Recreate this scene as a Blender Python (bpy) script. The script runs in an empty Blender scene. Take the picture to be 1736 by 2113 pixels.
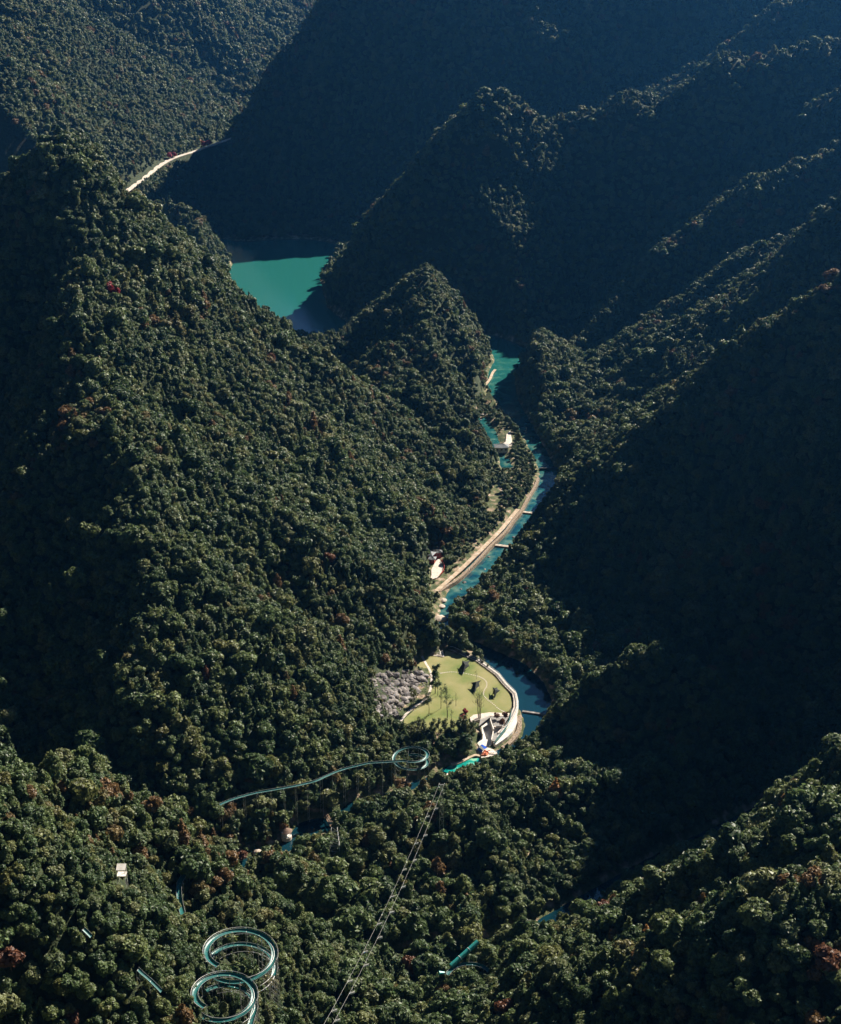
import bpy, bmesh, math, random
import numpy as np
from mathutils import Vector, Matrix

R = math.radians
random.seed(7)
rng = np.random.default_rng(11)
scene = bpy.context.scene
COL = scene.collection

# ------------------------------------------------------------------ camera, sky, sun, exposure
CAM_Z, PITCH, FPX = 400.0, 23.3, 1487.0
cam_data = bpy.data.cameras.new('camera')
cam_data.sensor_fit = 'VERTICAL'
cam_data.sensor_height = 24.0
cam_data.lens = 24.0 * FPX / 1024.0
cam_data.clip_start = 1.0
cam_data.clip_end = 20000.0
cam = bpy.data.objects.new('camera', cam_data)
COL.objects.link(cam)
cam.location = (0, 0, CAM_Z)
cam.rotation_euler = (R(90 - PITCH), 0, 0)
scene.camera = cam

SUN_EL, SUN_AZ = 35.0, 41.5        # azimuth measured from +Y towards +X
world = bpy.data.worlds.new('World')
scene.world = world
world.use_nodes = True
wn = world.node_tree
bg = wn.nodes['Background']
sky = wn.nodes.new('ShaderNodeTexSky')
sky.sky_type = 'NISHITA'
sky.sun_disc = False
sky.sun_elevation = R(SUN_EL)
sky.sun_rotation = R(SUN_AZ)
sky.altitude = 2500
sky.air_density = 0.3
sky.dust_density = 0.1
sky.ozone_density = 3.0
wn.links.new(sky.outputs[0], bg.inputs[0])
bg.inputs[1].default_value = 0.05
sun_data = bpy.data.lights.new('sun', 'SUN')
sun_data.energy = 5.0
sun_data.angle = R(0.5)
sun_data.color = (1.0, 0.91, 0.77)
sun = bpy.data.objects.new('sun', sun_data)
COL.objects.link(sun)
sd = Vector((math.sin(R(SUN_AZ)) * math.cos(R(SUN_EL)), math.cos(R(SUN_AZ)) * math.cos(R(SUN_EL)), math.sin(R(SUN_EL))))
sun.rotation_euler = sd.to_track_quat('Z', 'Y').to_euler()
sun.location = (300, 300, 900)

vs = scene.view_settings
vs.view_transform = 'Standard'
vs.look = 'None'
vs.exposure = 1.45
vs.gamma = 1.0
vs.use_curve_mapping = False
cy = scene.cycles
cy.use_denoising = True
cy.max_bounces = 5
cy.diffuse_bounces = 2
cy.glossy_bounces = 2
cy.transmission_bounces = 3
cy.transparent_max_bounces = 6
cy.volume_bounces = 0
cy.use_adaptive_sampling = True
cy.adaptive_threshold = 0.02

# ------------------------------------------------------------------ image coordinate helpers
# Bearings were taken off the photograph on a 1736 x 2113 grid and carried out to a guessed
# distance or height, tuned by trial, which gives an estimated place of every point in metres.
CT, ST = math.cos(R(PITCH)), math.sin(R(PITCH))
def ray(dx, dy):
    u = (dx * 841 / 1736 - 420.5) / FPX
    v = (512 - dy * 1024 / 2113) / FPX
    return u, CT + v * ST, -ST + v * CT
def PY(dx, dy, y):
    r = ray(dx, dy); k = y / r[1]
    return (r[0] * k, y, CAM_Z + r[2] * k)
def PZ(dx, dy, z=0.0):
    r = ray(dx, dy); k = (z - CAM_Z) / r[2]
    return (r[0] * k, r[1] * k, z)
def project(x, y, z):
    """world -> grid coordinates (numpy friendly)"""
    zz = z - CAM_Z
    dep = y * CT - zz * ST
    up = y * ST + zz * CT
    return (420.5 + FPX * x / dep) * 1736 / 841, (512 - FPX * up / dep) * 2113 / 1024, dep

# ------------------------------------------------------------------ noise
def _hash(ix, iy, seed):
    h = (ix.astype(np.int64) * 374761393 + iy.astype(np.int64) * 668265263 + seed * 982451653) & 0xffffffff
    h = ((h ^ (h >> 13)) * 1274126177) & 0xffffffff
    return ((h ^ (h >> 16)) & 0xffff) / 65535.0
def vnoise(x, y, seed):
    ix, iy = np.floor(x), np.floor(y)
    fx, fy = x - ix, y - iy
    fx = fx * fx * fx * (fx * (fx * 6 - 15) + 10); fy = fy * fy * fy * (fy * (fy * 6 - 15) + 10)
    a = _hash(ix, iy, seed); b = _hash(ix + 1, iy, seed); c = _hash(ix, iy + 1, seed); d = _hash(ix + 1, iy + 1, seed)
    return (a + (b - a) * fx) * (1 - fy) + (c + (d - c) * fx) * fy
def fbm(x, y, wl, seed, octs=4):
    s = 0; amp = 1; tot = 0
    c, sn = 0.8, 0.6
    for o in range(octs):
        s = s + amp * (vnoise(x / wl, y / wl, seed + o) * 2 - 1); tot += amp
        amp *= 0.5; wl *= 0.5; x, y = c * x - sn * y + 37.1, sn * x + c * y - 11.7
    return s / tot
def ridged(x, y, wl, seed, octs=3):
    s = 0; amp = 1; tot = 0
    for o in range(octs):
        n = 1 - np.abs(vnoise(x / wl, y / wl, seed + o) * 2 - 1) * 1.6
        s = s + amp * n; tot += amp; amp *= 0.5; wl *= 0.5; x, y = .8 * x - .6 * y + 5, .6 * x + .8 * y
    return s / tot

# ------------------------------------------------------------------ terrain
TREE = 11.0
def Y(dx, dy, y): p = PY(dx, dy, y); return (p[0], p[1], p[2] - TREE)
def Z(dx, dy, z): p = PZ(dx, dy, z + TREE); return (p[0], p[1], z)
# each ridge: crest points, reach (width / height) on its left and right side, power of the profile
RIDGES = [
 # left mountain, skyline
 ([Y(-420,420,940), Y(-150,400,950), Y(0,350,945), Y(50,300,930), Y(105,268,925)], 0.9, 0.95, 1.4),
 ([Y(105,268,925), Y(150,315,930), Y(200,362,940), Y(255,410,965), Y(290,492,985), Y(350,545,1010),
   Y(470,618,1060), Y(520,655,1085), Y(600,690,1130), Y(690,682,1170), Y(800,664,1195)], 0.9, 1.1, 1.15),
 ([Y(690,682,1170), Y(800,664,1195), Y(850,600,1200), Y(900,540,1205), Y(955,570,1222), Y(990,635,1240),
   Y(1012,700,1252), (75,1268,0)], 1.2, 1.9, 1.15),
 ([Y(900,560,1195), Y(935,680,1150), Z(965,800,26), Z(975,860,6)], 1.6, 1.6, 1.1),
 ([Y(780,664,1190), Z(850,745,58), Z(900,810,44), Z(950,890,22)], 1.5, 1.5, 1.1),
 ([Y(860,600,1198), Z(905,690,66), Z(935,770,40)], 1.5, 1.5, 1.1),
 # its spurs
 ([Y(118,330,920), Z(150,500,188), Z(170,640,163), Z(200,800,137), Z(260,960,112), Z(290,1100,90), Z(310,1250,70), Z(290,1400,50), Z(230,1500,36), Z(150,1600,8)], 1.3, 0.9, 1.25),
 ([Z(200,800,137), Z(300,860,118), Z(420,950,95), Z(600,1060,68), Z(780,1160,42), Z(870,1260,18), Z(900,1320,3)], 1.5, 1.5, 1.1),
 ([Z(300,520,150), Z(420,670,115), Z(560,800,85), Z(700,910,56), Z(800,1020,42), Z(880,1130,10)], 1.5, 1.5, 1.1),
 ([Z(490,680,88), Z(640,760,66), Z(800,840,48), Z(930,920,26), Z(1000,960,10)], 1.5, 1.5, 1.1),
 ([Z(270,1000,105), Z(420,1150,80), Z(560,1290,50), Z(680,1400,22), Z(760,1480,5)], 1.4, 1.4, 1.1),
 ([Z(300,1320,60), Z(450,1420,36), Z(600,1530,16), Z(700,1600,4)], 1.3, 1.4, 1.1),
 # knoll behind it
 ([Y(230,385,1650), Y(330,392,1640), Y(400,410,1610), Y(440,465,1560), Y(455,525,1530), Y(475,590,1510)], 1.3, 1.0, 1.4),
 # far massif in the middle
 ([(-80,1990,0), Y(450,330,2040), Y(520,270,2060), Y(555,200,2080), Y(600,110,2100), Y(690,0,2110), Y(760,-90,2120), Y(850,-190,2120), Y(950,-330,2120), Y(1060,-420,2110), Y(1130,-400,2110), Y(1215,-60,2110), Y(1440,-40,2110), Y(1540,-380,2120), Y(1700,-380,2150), Y(2200,-300,2200)], 1.0, 0.85, 1.2),  # unseen crest above frame raised to shade the lake, notched to light the rib
 ([Y(1040,-160,2110), Y(1035,-60,2090), Y(1040,40,2040), Y(1060,130,1990), Y(1062,160,1970), Y(1040,330,1890)], 1.0, 1.0, 1.3),
 # ridge behind the gorge
 ([(-112,1392,0), Y(655,575,1400), Y(705,485,1410), Y(765,445,1421), Y(832,352,1438), Y(900,260,1457), Y(1000,185,1480), Y(1060,205,1490), Y(1120,240,1498), Y(1250,205,1512),
   Y(1400,165,1525), Y(1500,100,1535), Y(1736,55,1535), Y(2000,20,1540)], 0.8, 0.84, 1.3),
 ([Y(1330,190,1800), Y(1430,120,1800), Y(1520,60,1800), Y(1620,10,1800), Y(1750,-60,1800), Y(2100,-150,1850)], 1.4, 1.2, 1.4),
 # right hand ridges, far to near
 ([Y(2000,0,1480), Y(1736,170,1460), Y(1660,250,1450), Y(1600,300,1440), Y(1540,345,1430), Y(1450,420,1410), Y(1360,510,1390), Y(1250,610,1360), Y(1150,690,1335)], 0.8, 1.3, 1.4),
 ([Y(2000,100,1380), Y(1736,290,1370), Y(1600,335,1360), Y(1480,430,1350), Y(1400,500,1335), Y(1300,600,1310), Y(1220,670,1285), Y(1130,712,1260), (105,1225,3)], 0.8, 1.3, 1.4),
 ([Y(2000,260,1280), Y(1736,415,1265), Y(1593,490,1255), Y(1518,530,1245), Y(1418,600,1230), Y(1303,685,1205), Y(1230,740,1180), Y(1150,795,1150), (92,1110,3)], 0.8, 1.3, 1.4),
 ([Y(2000,250,1150), Y(1800,370,1130), Y(1736,435,1120), Y(1668,515,1105), Y(1593,630,1080), Y(1528,710,1060), Y(1430,830,1030), Y(1300,890,1005), Y(1200,930,980), Y(1150,1000,945), (105,925,2)], 0.8, 1.3, 1.4),
 ([Y(2300,330,830), Y(2000,420,850), Y(1850,490,870), Y(1718,585,880), Y(1628,640,880), Y(1578,715,870), Y(1500,880,855), Y(1400,1020,840), Y(1200,1115,825), Y(1080,1190,805), Y(980,1245,790), (26,775,3)], 0.8, 1.4, 1.4),
 ([Z(1480,1385,34), Z(1340,1330,40), Z(1250,1385,26), Z(1150,1455,9), Z(1105,1520,3)], 0.8, 1.0, 1.3),
 # spur between the stream and the dark ravine
 ([(150,610,16), Z(1120,1610,14), Z(1040,1610,14), Z(940,1655,15)], 1.3, 1.3, 1.1),
 ([Z(940,1655,15), Z(850,1680,14), Z(750,1700,12), Z(620,1765,7), Z(520,1830,3)], 2.4, 1.3, 1.2),
 ([Z(1010,1660,15), Z(1040,1770,11), Z(1070,1880,6), Z(1060,1940,2)], 1.2, 1.2, 1.3),
 # our own side of the valley
 ([(420,470,140), (330,450,130), Z(1900,1500,116), Z(1736,1610,104), Z(1620,1670,92), Z(1500,1735,80), Z(1400,1775,70), Z(1300,1835,54), Z(1180,1915,34), Z(1080,1980,20), Z(960,2040,10), Z(800,2060,5), Z(640,2050,4)], 1.5, 0.9, 1.2),
 ([(420,400,150), (300,385,140), Z(1736,1830,112), Z(1500,1890,88), Z(1300,1960,64), Z(1120,2030,40), Z(950,2090,22), Z(750,2110,12)], 1.6, 1.3, 1.2),
 ([(-420,400,190), (-300,420,160), Z(-100,1570,135), Z(0,1590,118), Z(200,1590,102), Z(320,1625,80), Z(395,1680,52), Z(400,1760,24), Z(385,1850,10)], 1.0, 1.1, 1.2),
 # rising ground under the camera, the rear of the country, and an added shadow mass
 ([(-700,260,330), (-300,240,240), (-120,240,150), (60,240,90), (220,250,225), (450,250,320), (800,260,400)], 1.05, 1.5, 1.1),
 ([(-900,900,330), (-620,960,330), (-430,1000,270), (-380,960,225)], 1.2, 1.2, 1.2),
 ([(-1000,500,300), (-700,520,300), (-480,560,220), (-330,600,150), (-260,610,95)], 1.2, 1.2, 1.3),
 ([(1300,500,450), (900,700,420), (600,690,340), (500,720,330), (415,795,360), (388,838,362)], 0.72, 0.72, 1.15),  # unseen mass right of frame, added to throw shade over the ravine
]
# river: centre line with half widths
def riv(dx, dy, w): p = PZ(dx, dy, 0); return (p[0], p[1], w)
# image coordinates of single areas, each on its own finer grid
def q1(x, y): return 813.8 + x * .2083, 1302 + y * .2083
def q1b(x, y): return 868 + x * .1458, 1410.6 + y * .1458
def q2(x, y): return 813.8 + x * .2187, 976.5 + y * .2187
def q2b(x, y): return x * .2917, 1582.3 + y * .2917
def q3(x, y): return 886.1 + x * .1771, 705.3 + y * .1771
def q4(x, y): return 361.7 + x * .3646, 1537.1 + y * .3646
def q5(x, y): return 379.8 + x * .15625, 1862.7 + y * .15625
def q5b(x, y): return 452.1 + x * .2656, 1537.1 + y * .2656
def q6(x, y): return 886.1 + x * .1042, 1898.8 + y * .1042
def on(q, x, y, z=0.0): return PZ(*q(x, y), z)
def rv(q, x, y, w): return riv(*q(x, y), w)
RIVER = [riv(330,500,45), riv(480,520,50), riv(600,515,55), riv(560,575,52), riv(590,640,42), (-85,1350,30), (-20,1330,20), (60,1330,20),
         rv(q3,950,100,18), rv(q3,930,230,13), rv(q3,850,350,12), rv(q3,840,480,12), rv(q3,860,600,12), rv(q3,930,720,9), rv(q3,1010,840,8), rv(q3,1090,950,7),
         rv(q3,1160,1060,6), rv(q3,1225,1180,6), rv(q3,1285,1290,6), rv(q3,1335,1390,6), rv(q3,1380,1500,6.5),
         rv(q2,1460,20,7), rv(q2,1440,100,7), rv(q2,1400,190,7), rv(q2,1350,280,7), rv(q2,1300,365,7.5), rv(q2,1215,450,8), rv(q2,1130,530,7.5), rv(q2,1060,615,7.5),
         rv(q2,975,705,7.5), rv(q2,890,800,7.5), rv(q2,800,900,7.5), rv(q2,715,995,7), rv(q2,640,1080,6.5), rv(q2,560,1170,5), rv(q2,500,1260,3.5), rv(q2,470,1330,2.5),
         rv(q2,450,1420,3.5), rv(q2,475,1510,4), rv(q1,560,60,4), rv(q1,760,130,4), rv(q1,960,240,6), rv(q1,1150,370,10), rv(q1,1280,520,11), rv(q1,1370,660,10), rv(q1,1400,780,8),
         rv(q1,1400,900,4), rv(q1,1340,1050,3), rv(q1,1150,1180,3), rv(q1,960,1240,3), rv(q1,800,1280,2.6), rv(q1,690,1330,3.4), rv(q1,560,1370,3.6), rv(q1,450,1440,2.5), rv(q1,250,1500,2.5),
         riv(800,1645,3), riv(735,1658,3), rv(q5b,900,590,3), rv(q5b,760,630,6.5), rv(q5b,690,650,6), riv(600,1745,3.5), riv(540,1768,3.5), riv(480,1800,4.5), riv(455,1850,5), riv(462,1895,7), riv(520,1930,4), riv(620,1960,3), riv(720,1990,3), riv(900,1960,3),
         riv(1060,1940,3), riv(1190,1870,4), riv(1350,1780,4), riv(1600,1660,4), (300,560,5), (500,600,5)]
POND = [rv(q3,610,900,4.5), rv(q3,640,990,7), rv(q3,680,1080,7), rv(q3,745,1165,5), rv(q3,850,1330,2.5), rv(q3,900,1440,5), rv(q3,960,1440,3)]
# level ground
def L1(zx, zy, z=2.6): return on(q1, zx, zy, z)
LAWN = [L1(*p)[:2] for p in ((190,340),(255,225),(370,235),(495,255),(480,190),(590,200),(700,255),(810,295),(900,370),(1010,440),(1080,530),(1165,620),(1185,740),(1145,830),
        (1000,815),(850,835),(750,850),(720,940),(740,1060),(620,1090),(400,1060),(60,960),(20,900),(150,790),(330,660),(370,470),(300,400))]
ISLAND = [on(q3,*p)[:2] for p in ((590,600),(690,740),(860,790),(1000,960),(1140,1180),(1270,1440),(1250,1650),(1100,1850),(1000,1980),(900,2042),(760,2000),(690,1700),(740,1500),(800,1400),(740,1240),(550,1120),(540,880))]
SHORE = [on(q2,*p)[:2] for p in ((880,60),(1350,60),(1220,330),(960,620),(640,900),(470,1060),(420,1250),(400,1420),(370,1350),(330,1150),(330,980),(230,900),(200,800),(280,735),(450,720),(600,700),(740,590),(850,420),(895,250))]
YARD = [on(q1b,*p,.5)[:2] for p in ((745,480),(860,450),(980,425),(1290,425),(1400,335),(1430,480),(1430,640),(1330,780),(1200,900),(1060,960),(860,1060),(760,960),(800,830),(850,700),(850,600),(790,540))]
FLATS = [(LAWN, 2.6, 9.0), (ISLAND, 1.6, 4.0), (SHORE, 2.6, 5.0), (YARD, .45, 1.5)]
TRACKS = []          # level benches cut along roads: ((x,y,z), (x,y,z), half width)

def seg_dist(px, py, a, b):
    ax, ay, bx, by = a[0], a[1], b[0], b[1]
    vx, vy = bx - ax, by - ay
    t = np.clip(((px - ax) * vx + (py - ay) * vy) / (vx * vx + vy * vy + 1e-9), 0, 1)
    dx, dy = px - (ax + t * vx), py - (ay + t * vy)
    dd = np.sqrt(dx * dx + dy * dy)
    return dd, t, (vx * dy - vy * dx) / ((dd + 0.5) * math.hypot(vx, vy) + 1e-9)
def poly_inside(px, py, poly):
    ins = np.zeros(px.shape, bool); n = len(poly)
    for i in range(n):
        x1, y1 = poly[i]; x2, y2 = poly[(i + 1) % n]
        c = ((y1 > py) != (y2 > py)) & (px < (x2 - x1) * (py - y1) / (y2 - y1 + 1e-12) + x1)
        ins ^= c
    return ins
def poly_dist(px, py, poly):
    d = np.full(px.shape, 1e9)
    for i in range(len(poly)):
        d = np.minimum(d, seg_dist(px, py, poly[i], poly[(i + 1) % len(poly)])[0])
    return np.where(poly_inside(px, py, poly), 0, d)
def river_gap(px, py):
    """signed distance to the water's edge (negative in the water)"""
    g = np.full(px.shape, 1e9)
    for line in (RIVER, POND):
        for a, b in zip(line[:-1], line[1:]):
            d, t, _ = seg_dist(px, py, a, b)
            g = np.minimum(g, d - (a[2] + (b[2] - a[2]) * t))
    return g

def height(px, py):
    px = np.asarray(px, float); py = np.asarray(py, float)
    far = np.clip((py - 1300) / 900, 0, 1)
    wx = px + fbm(px, py, 90, 101, 2) * 8 + fbm(px, py, 260, 102, 2) * 26 * far
    wy = py + fbm(px, py, 90, 211, 2) * 8 + fbm(px, py, 260, 212, 2) * 26 * far
    acc = np.zeros(px.shape)
    K = 5.0
    for pts, rl, rr, pw in RIDGES:
        best = np.full(px.shape, -1e3)
        for a, b in zip(pts[:-1], pts[1:]):
            d, t, side = seg_dist(wx, wy, a, b)
            z = a[2] + (b[2] - a[2]) * t
            W = np.maximum((rr + (rl - rr) * np.clip(0.5 + 0.5 * side, 0, 1)) * z, 8)
            rc = 2 + np.clip(z * .09, 0, 11); dd = np.sqrt(d * d + rc * rc) - rc
            h = z * np.clip(1 - dd / (W * pw / 1.3), 0, 1) ** pw
            best = np.maximum(best, h)
        acc += np.exp(np.clip(best / K, 0, 200)) - 1
    # far hillside behind the road: a broad slope cut by ribs
    s = -(px + 335) * 0.996 + 0.07 * (py - 1750)
    hill = 42 + s * 0.74
    cc = py + 0.35 * s
    rib = ridged(cc, s * 0.4, 300, 77, 2)
    hill = hill + np.clip(py - 2450 + .3 * s, 0, 3000) * 0.36
    hill = np.clip(np.where(hill > 40, hill + rib * np.clip((hill - 40) * .6, 0, 60), hill), 0, 620)
    acc += np.where(py > 1700, np.exp(np.clip(hill / K, 0, 250)) - 1, 0)
    h = K * np.log(acc + 1) 
    h = np.maximum(h, 0)
    amp = np.clip(h / 60, 0, 1)
    near = 1 - 0.5 * np.clip((450 - py) / 100, 0, 1)
    h = h + amp * near * (ridged(px, py, 85, 31, 3) - 0.3) * (14 + 8 * far)
    h = h + amp * fbm(px, py, 24, 55, 3) * 3.2
    floor = 2.8 + fbm(px, py, 30, 91, 3) * 0.9
    h = np.maximum(h, floor)
    for poly, z, m in FLATS:
        d = poly_dist(px, py, poly)
        k = np.clip(1 - d / m, 0, 1)
        h = h * (1 - k) + z * k
    for a, b, hw in TRACKS:
        d, t, _ = seg_dist(px, py, a, b)
        k = np.clip(1 - (d - hw) / 3.0, 0, 1)
        h = h * (1 - k) + (a[2] + (b[2] - a[2]) * t) * k
    g = river_gap(px, py)
    bank = np.where(g < 0, np.maximum(g * 0.5, -3.0) - 0.15, -0.15 + np.minimum(g * 0.9, 3) + np.clip(g - 3, 0, 1e4) * 2.0)
    h = np.minimum(h, bank)
    return h
def hit(dx, dy, lo=300, hi=4200):
    """where a bearing meets the ground"""
    r = ray(dx, dy)
    for n in range(3):
        y = np.linspace(lo, hi, 400)
        k = y / r[1]; z = CAM_Z + r[2] * k
        below = np.nonzero(z < height(r[0] * k, y))[0]
        if len(below) == 0: return PZ(dx, dy, 0)
        i = max(below[0], 1); lo, hi = y[i - 1], y[i]
    return (r[0] * hi / r[1], hi, CAM_Z + r[2] * hi / r[1])
def ground_z(x, y): return float(height(np.array([x]), np.array([y]))[0])
ROAD = [PZ(dx, dy, 50 + k * 1.2) for k, (dx, dy) in enumerate(((235,412), (258,396), (283,380), (305,362), (328,342), (345,329), (372,321), (400,315), (425,303), (447,297), (472,287), (510,275)))]
ROAD = [ROAD[0]] + [tuple((np.array(ROAD[i-1]) + 2*np.array(ROAD[i]) + np.array(ROAD[i+1]))/4) for i in range(1, len(ROAD)-1)] + [ROAD[-1]]
TRACKS += [(a, b, 5.0) for a, b in zip(ROAD[:-1], ROAD[1:])]
PROM = [on(q2,385,1110,2.5), on(q2,470,1040,2.5), on(q2,560,960,2.5), on(q2,640,890,2.5), on(q2,720,810,2.5), on(q2,800,735,2.5), on(q2,880,655,2.5), on(q2,960,575,2.5), on(q2,1030,500,2.5), on(q2,1100,410,2.5), on(q2,1160,340,2.5)]
TRACKS += [(a, b, 3.0) for a, b in zip(PROM[:-1], PROM[1:])]

# ------------------------------------------------------------------ materials
def mat(name, color=(0.5,0.5,0.5), rough=0.6, metal=0.0, spec=0.5):
    m = bpy.data.materials.new(name); m.use_nodes = True
    b = m.node_tree.nodes['Principled BSDF']
    b.inputs['Base Color'].default_value = (*color, 1)
    b.inputs['Roughness'].default_value = rough
    b.inputs['Metallic'].default_value = metal
    b.inputs['Specular IOR Level'].default_value = spec
    return m
def nodes(m): return m.node_tree.nodes, m.node_tree.links, m.node_tree.nodes['Principled BSDF']
def noise_mat(name, stops, scale, rough=0.8, bump=0.0, detail=6, dist=0.0, spec=0.3, bscale=None):
    """colour ramp over an object-space noise, with a bump of the same grain"""
    m = mat(name, rough=rough, spec=spec); N, L, B = nodes(m)
    tc = N.new('ShaderNodeTexCoord'); nt = N.new('ShaderNodeTexNoise')
    nt.inputs['Scale'].default_value = scale; nt.inputs['Detail'].default_value = detail; nt.inputs['Distortion'].default_value = dist
    L.new(tc.outputs['Object'], nt.inputs['Vector'])
    cr = N.new('ShaderNodeValToRGB'); e = cr.color_ramp.elements
    e[0].position, e[0].color = stops[0][0], (*stops[0][1], 1)
    e[1].position, e[1].color = stops[-1][0], (*stops[-1][1], 1)
    for p, c in stops[1:-1]:
        x = e.new(p); x.color = (*c, 1)
    L.new(nt.outputs[0], cr.inputs[0]); L.new(cr.outputs[0], B.inputs['Base Color'])
    if bump:
        bn = N.new('ShaderNodeTexNoise'); bn.inputs['Scale'].default_value = bscale or scale * 3; bn.inputs['Detail'].default_value = 5
        L.new(tc.outputs['Object'], bn.inputs['Vector'])
        bp = N.new('ShaderNodeBump'); bp.inputs['Strength'].default_value = 0.6; bp.inputs['Distance'].default_value = bump
        L.new(bn.outputs[0], bp.inputs['Height']); L.new(bp.outputs[0], B.inputs['Normal'])
    return m

M = {}
HAZE_COL = (0.08, 0.38, 0.95, 1); HAZE_DEN = 0.000052; KEEP = []
CLEAR_POLY = []
M['soil'] = noise_mat('forest_floor', [(0.3,(0.012,0.020,0.008)), (0.5,(0.028,0.040,0.014)), (0.62,(0.04,0.05,0.02)), (0.75,(0.06,0.055,0.03))], 0.5, 0.95, 1.5, bscale=1.2)
N, L, B = nodes(M['soil'])      # the valley floor is sand, stones and scrub instead of leaf litter
geo = N.new('ShaderNodeNewGeometry'); sep = N.new('ShaderNodeSeparateXYZ'); L.new(geo.outputs['Position'], sep.inputs[0])
mr = N.new('ShaderNodeMapRange'); mr.inputs[1].default_value = 3.6; mr.inputs[2].default_value = 6.5; L.new(sep.outputs[2], mr.inputs[0])
nz = N.new('ShaderNodeTexNoise'); nz.inputs['Scale'].default_value = .22; nz.inputs['Detail'].default_value = 8; L.new(geo.outputs['Position'], nz.inputs['Vector'])
rp_ = N.new('ShaderNodeValToRGB'); e = rp_.color_ramp.elements; e[0].position = .40; e[0].color = (.04,.055,.018,1); e[1].position = .70; e[1].color = (.36,.28,.20,1)
x = e.new(.52); x.color = (.09,.10,.04,1); x = e.new(.6); x.color = (.22,.16,.11,1)
L.new(nz.outputs[0], rp_.inputs[0]); mxx = N.new('ShaderNodeMix'); mxx.data_type = 'RGBA'
L.new(mr.outputs[0], mxx.inputs[0]); L.new(rp_.outputs[0], mxx.inputs[6]); L.new(B.inputs['Base Color'].links[0].from_socket, mxx.inputs[7]); L.new(mxx.outputs[2], B.inputs['Base Color'])

def mesh_obj(name, verts, faces, material=None, smooth=False, parent=None):
    me = bpy.data.meshes.new(name)
    me.from_pydata([tuple(v) for v in verts], [], faces)
    me.update()
    if smooth: me.polygons.foreach_set('use_smooth', [True] * len(me.polygons))
    if material: me.materials.append(material)
    o = bpy.data.objects.new(name, me); COL.objects.link(o)
    if parent: o.parent = parent
    return o

# ------------------------------------------------------------------ ground sheet
NR, NC = 560, 430
ys = 60 + (4600 - 60) * (np.linspace(0, 1, NR) ** 1.75)
ss = np.linspace(-1.0, 1.35, NC)
GX = ss[None, :] * (330 + 0.42 * ys[:, None])
GY = np.repeat(ys[:, None], NC, 1)
GH = height(GX, GY)
def grid_mesh(name, X, Yc, H):
    nr, nc = X.shape
    me = bpy.data.meshes.new(name)
    co = np.stack([X, Yc, H], -1).reshape(-1, 3).astype(np.float32)
    i = np.arange(nr * nc).reshape(nr, nc)
    q = np.stack([i[:-1,:-1], i[:-1,1:], i[1:,1:], i[1:,:-1]], -1).reshape(-1, 4)
    me.vertices.add(len(co)); me.vertices.foreach_set('co', co.ravel())
    me.loops.add(q.size); me.loops.foreach_set('vertex_index', q.ravel().astype(np.int32))
    me.polygons.add(len(q)); me.polygons.foreach_set('loop_start', np.arange(0, q.size, 4, dtype=np.int32))
    me.polygons.foreach_set('loop_total', np.full(len(q), 4, dtype=np.int32))
    me.update(calc_edges=True)
    me.polygons.foreach_set('use_smooth', np.ones(len(q), bool))
    return me
gm = grid_mesh('mountain_terrain', GX, GY, GH)
gm.materials.append(M['soil'])
ground = bpy.data.objects.new('mountain_terrain', gm); COL.objects.link(ground)
ground['kind'] = 'structure'

# ------------------------------------------------------------------ water
mw = mat('river_water', (0.01,0.08,0.09), 0.05, 0, 0.5)
M['water'] = mw
N, L, B = nodes(mw)     # silty green lake upstream, clear blue green river with darker and paler bed below
geo = N.new('ShaderNodeNewGeometry'); sep = N.new('ShaderNodeSeparateXYZ'); L.new(geo.outputs['Position'], sep.inputs[0])
mr = N.new('ShaderNodeMapRange'); mr.inputs[1].default_value = 1040; mr.inputs[2].default_value = 1350; L.new(sep.outputs[1], mr.inputs[0])
n1 = N.new('ShaderNodeTexNoise'); n1.inputs['Scale'].default_value = .12; n1.inputs['Detail'].default_value = 7; L.new(geo.outputs['Position'], n1.inputs['Vector'])
r1 = N.new('ShaderNodeValToRGB'); e = r1.color_ramp.elements; e[0].position = .38; e[0].color = (.003,.035,.05,1); e[1].position = .68; e[1].color = (.10,.17,.13,1)
x = e.new(.52); x.color = (.015,.085,.085,1)
L.new(n1.outputs[0], r1.inputs[0]); m1 = N.new('ShaderNodeMix'); m1.data_type = 'RGBA'; L.new(mr.outputs[0], m1.inputs[0]); L.new(r1.outputs[0], m1.inputs[6]); m1.inputs[7].default_value = (.015,.12,.105,1)
mr2 = N.new('ShaderNodeMapRange'); mr2.inputs[1].default_value = 745; mr2.inputs[2].default_value = 765; L.new(sep.outputs[1], mr2.inputs[0])
m2 = N.new('ShaderNodeMix'); m2.data_type = 'RGBA'; L.new(mr2.outputs[0], m2.inputs[0]); m2.inputs[6].default_value = (.004,.026,.038,1); L.new(m1.outputs[2], m2.inputs[7])
L.new(m2.outputs[2], B.inputs['Base Color'])
n2 = N.new('ShaderNodeTexNoise'); n2.inputs['Scale'].default_value = 1.1; n2.inputs['Detail'].default_value = 4; L.new(geo.outputs['Position'], n2.inputs['Vector'])
bp = N.new('ShaderNodeBump'); bp.inputs['Strength'].default_value = .25; bp.inputs['Distance'].default_value = .12; L.new(n2.outputs[0], bp.inputs['Height']); L.new(bp.outputs[0], B.inputs['Normal'])
w = mesh_obj('river', [(-700,300,0),(900,300,0),(900,2300,0),(-700,2300,0)], [(0,1,2,3)], mw)
w['kind'] = 'structure'

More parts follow.
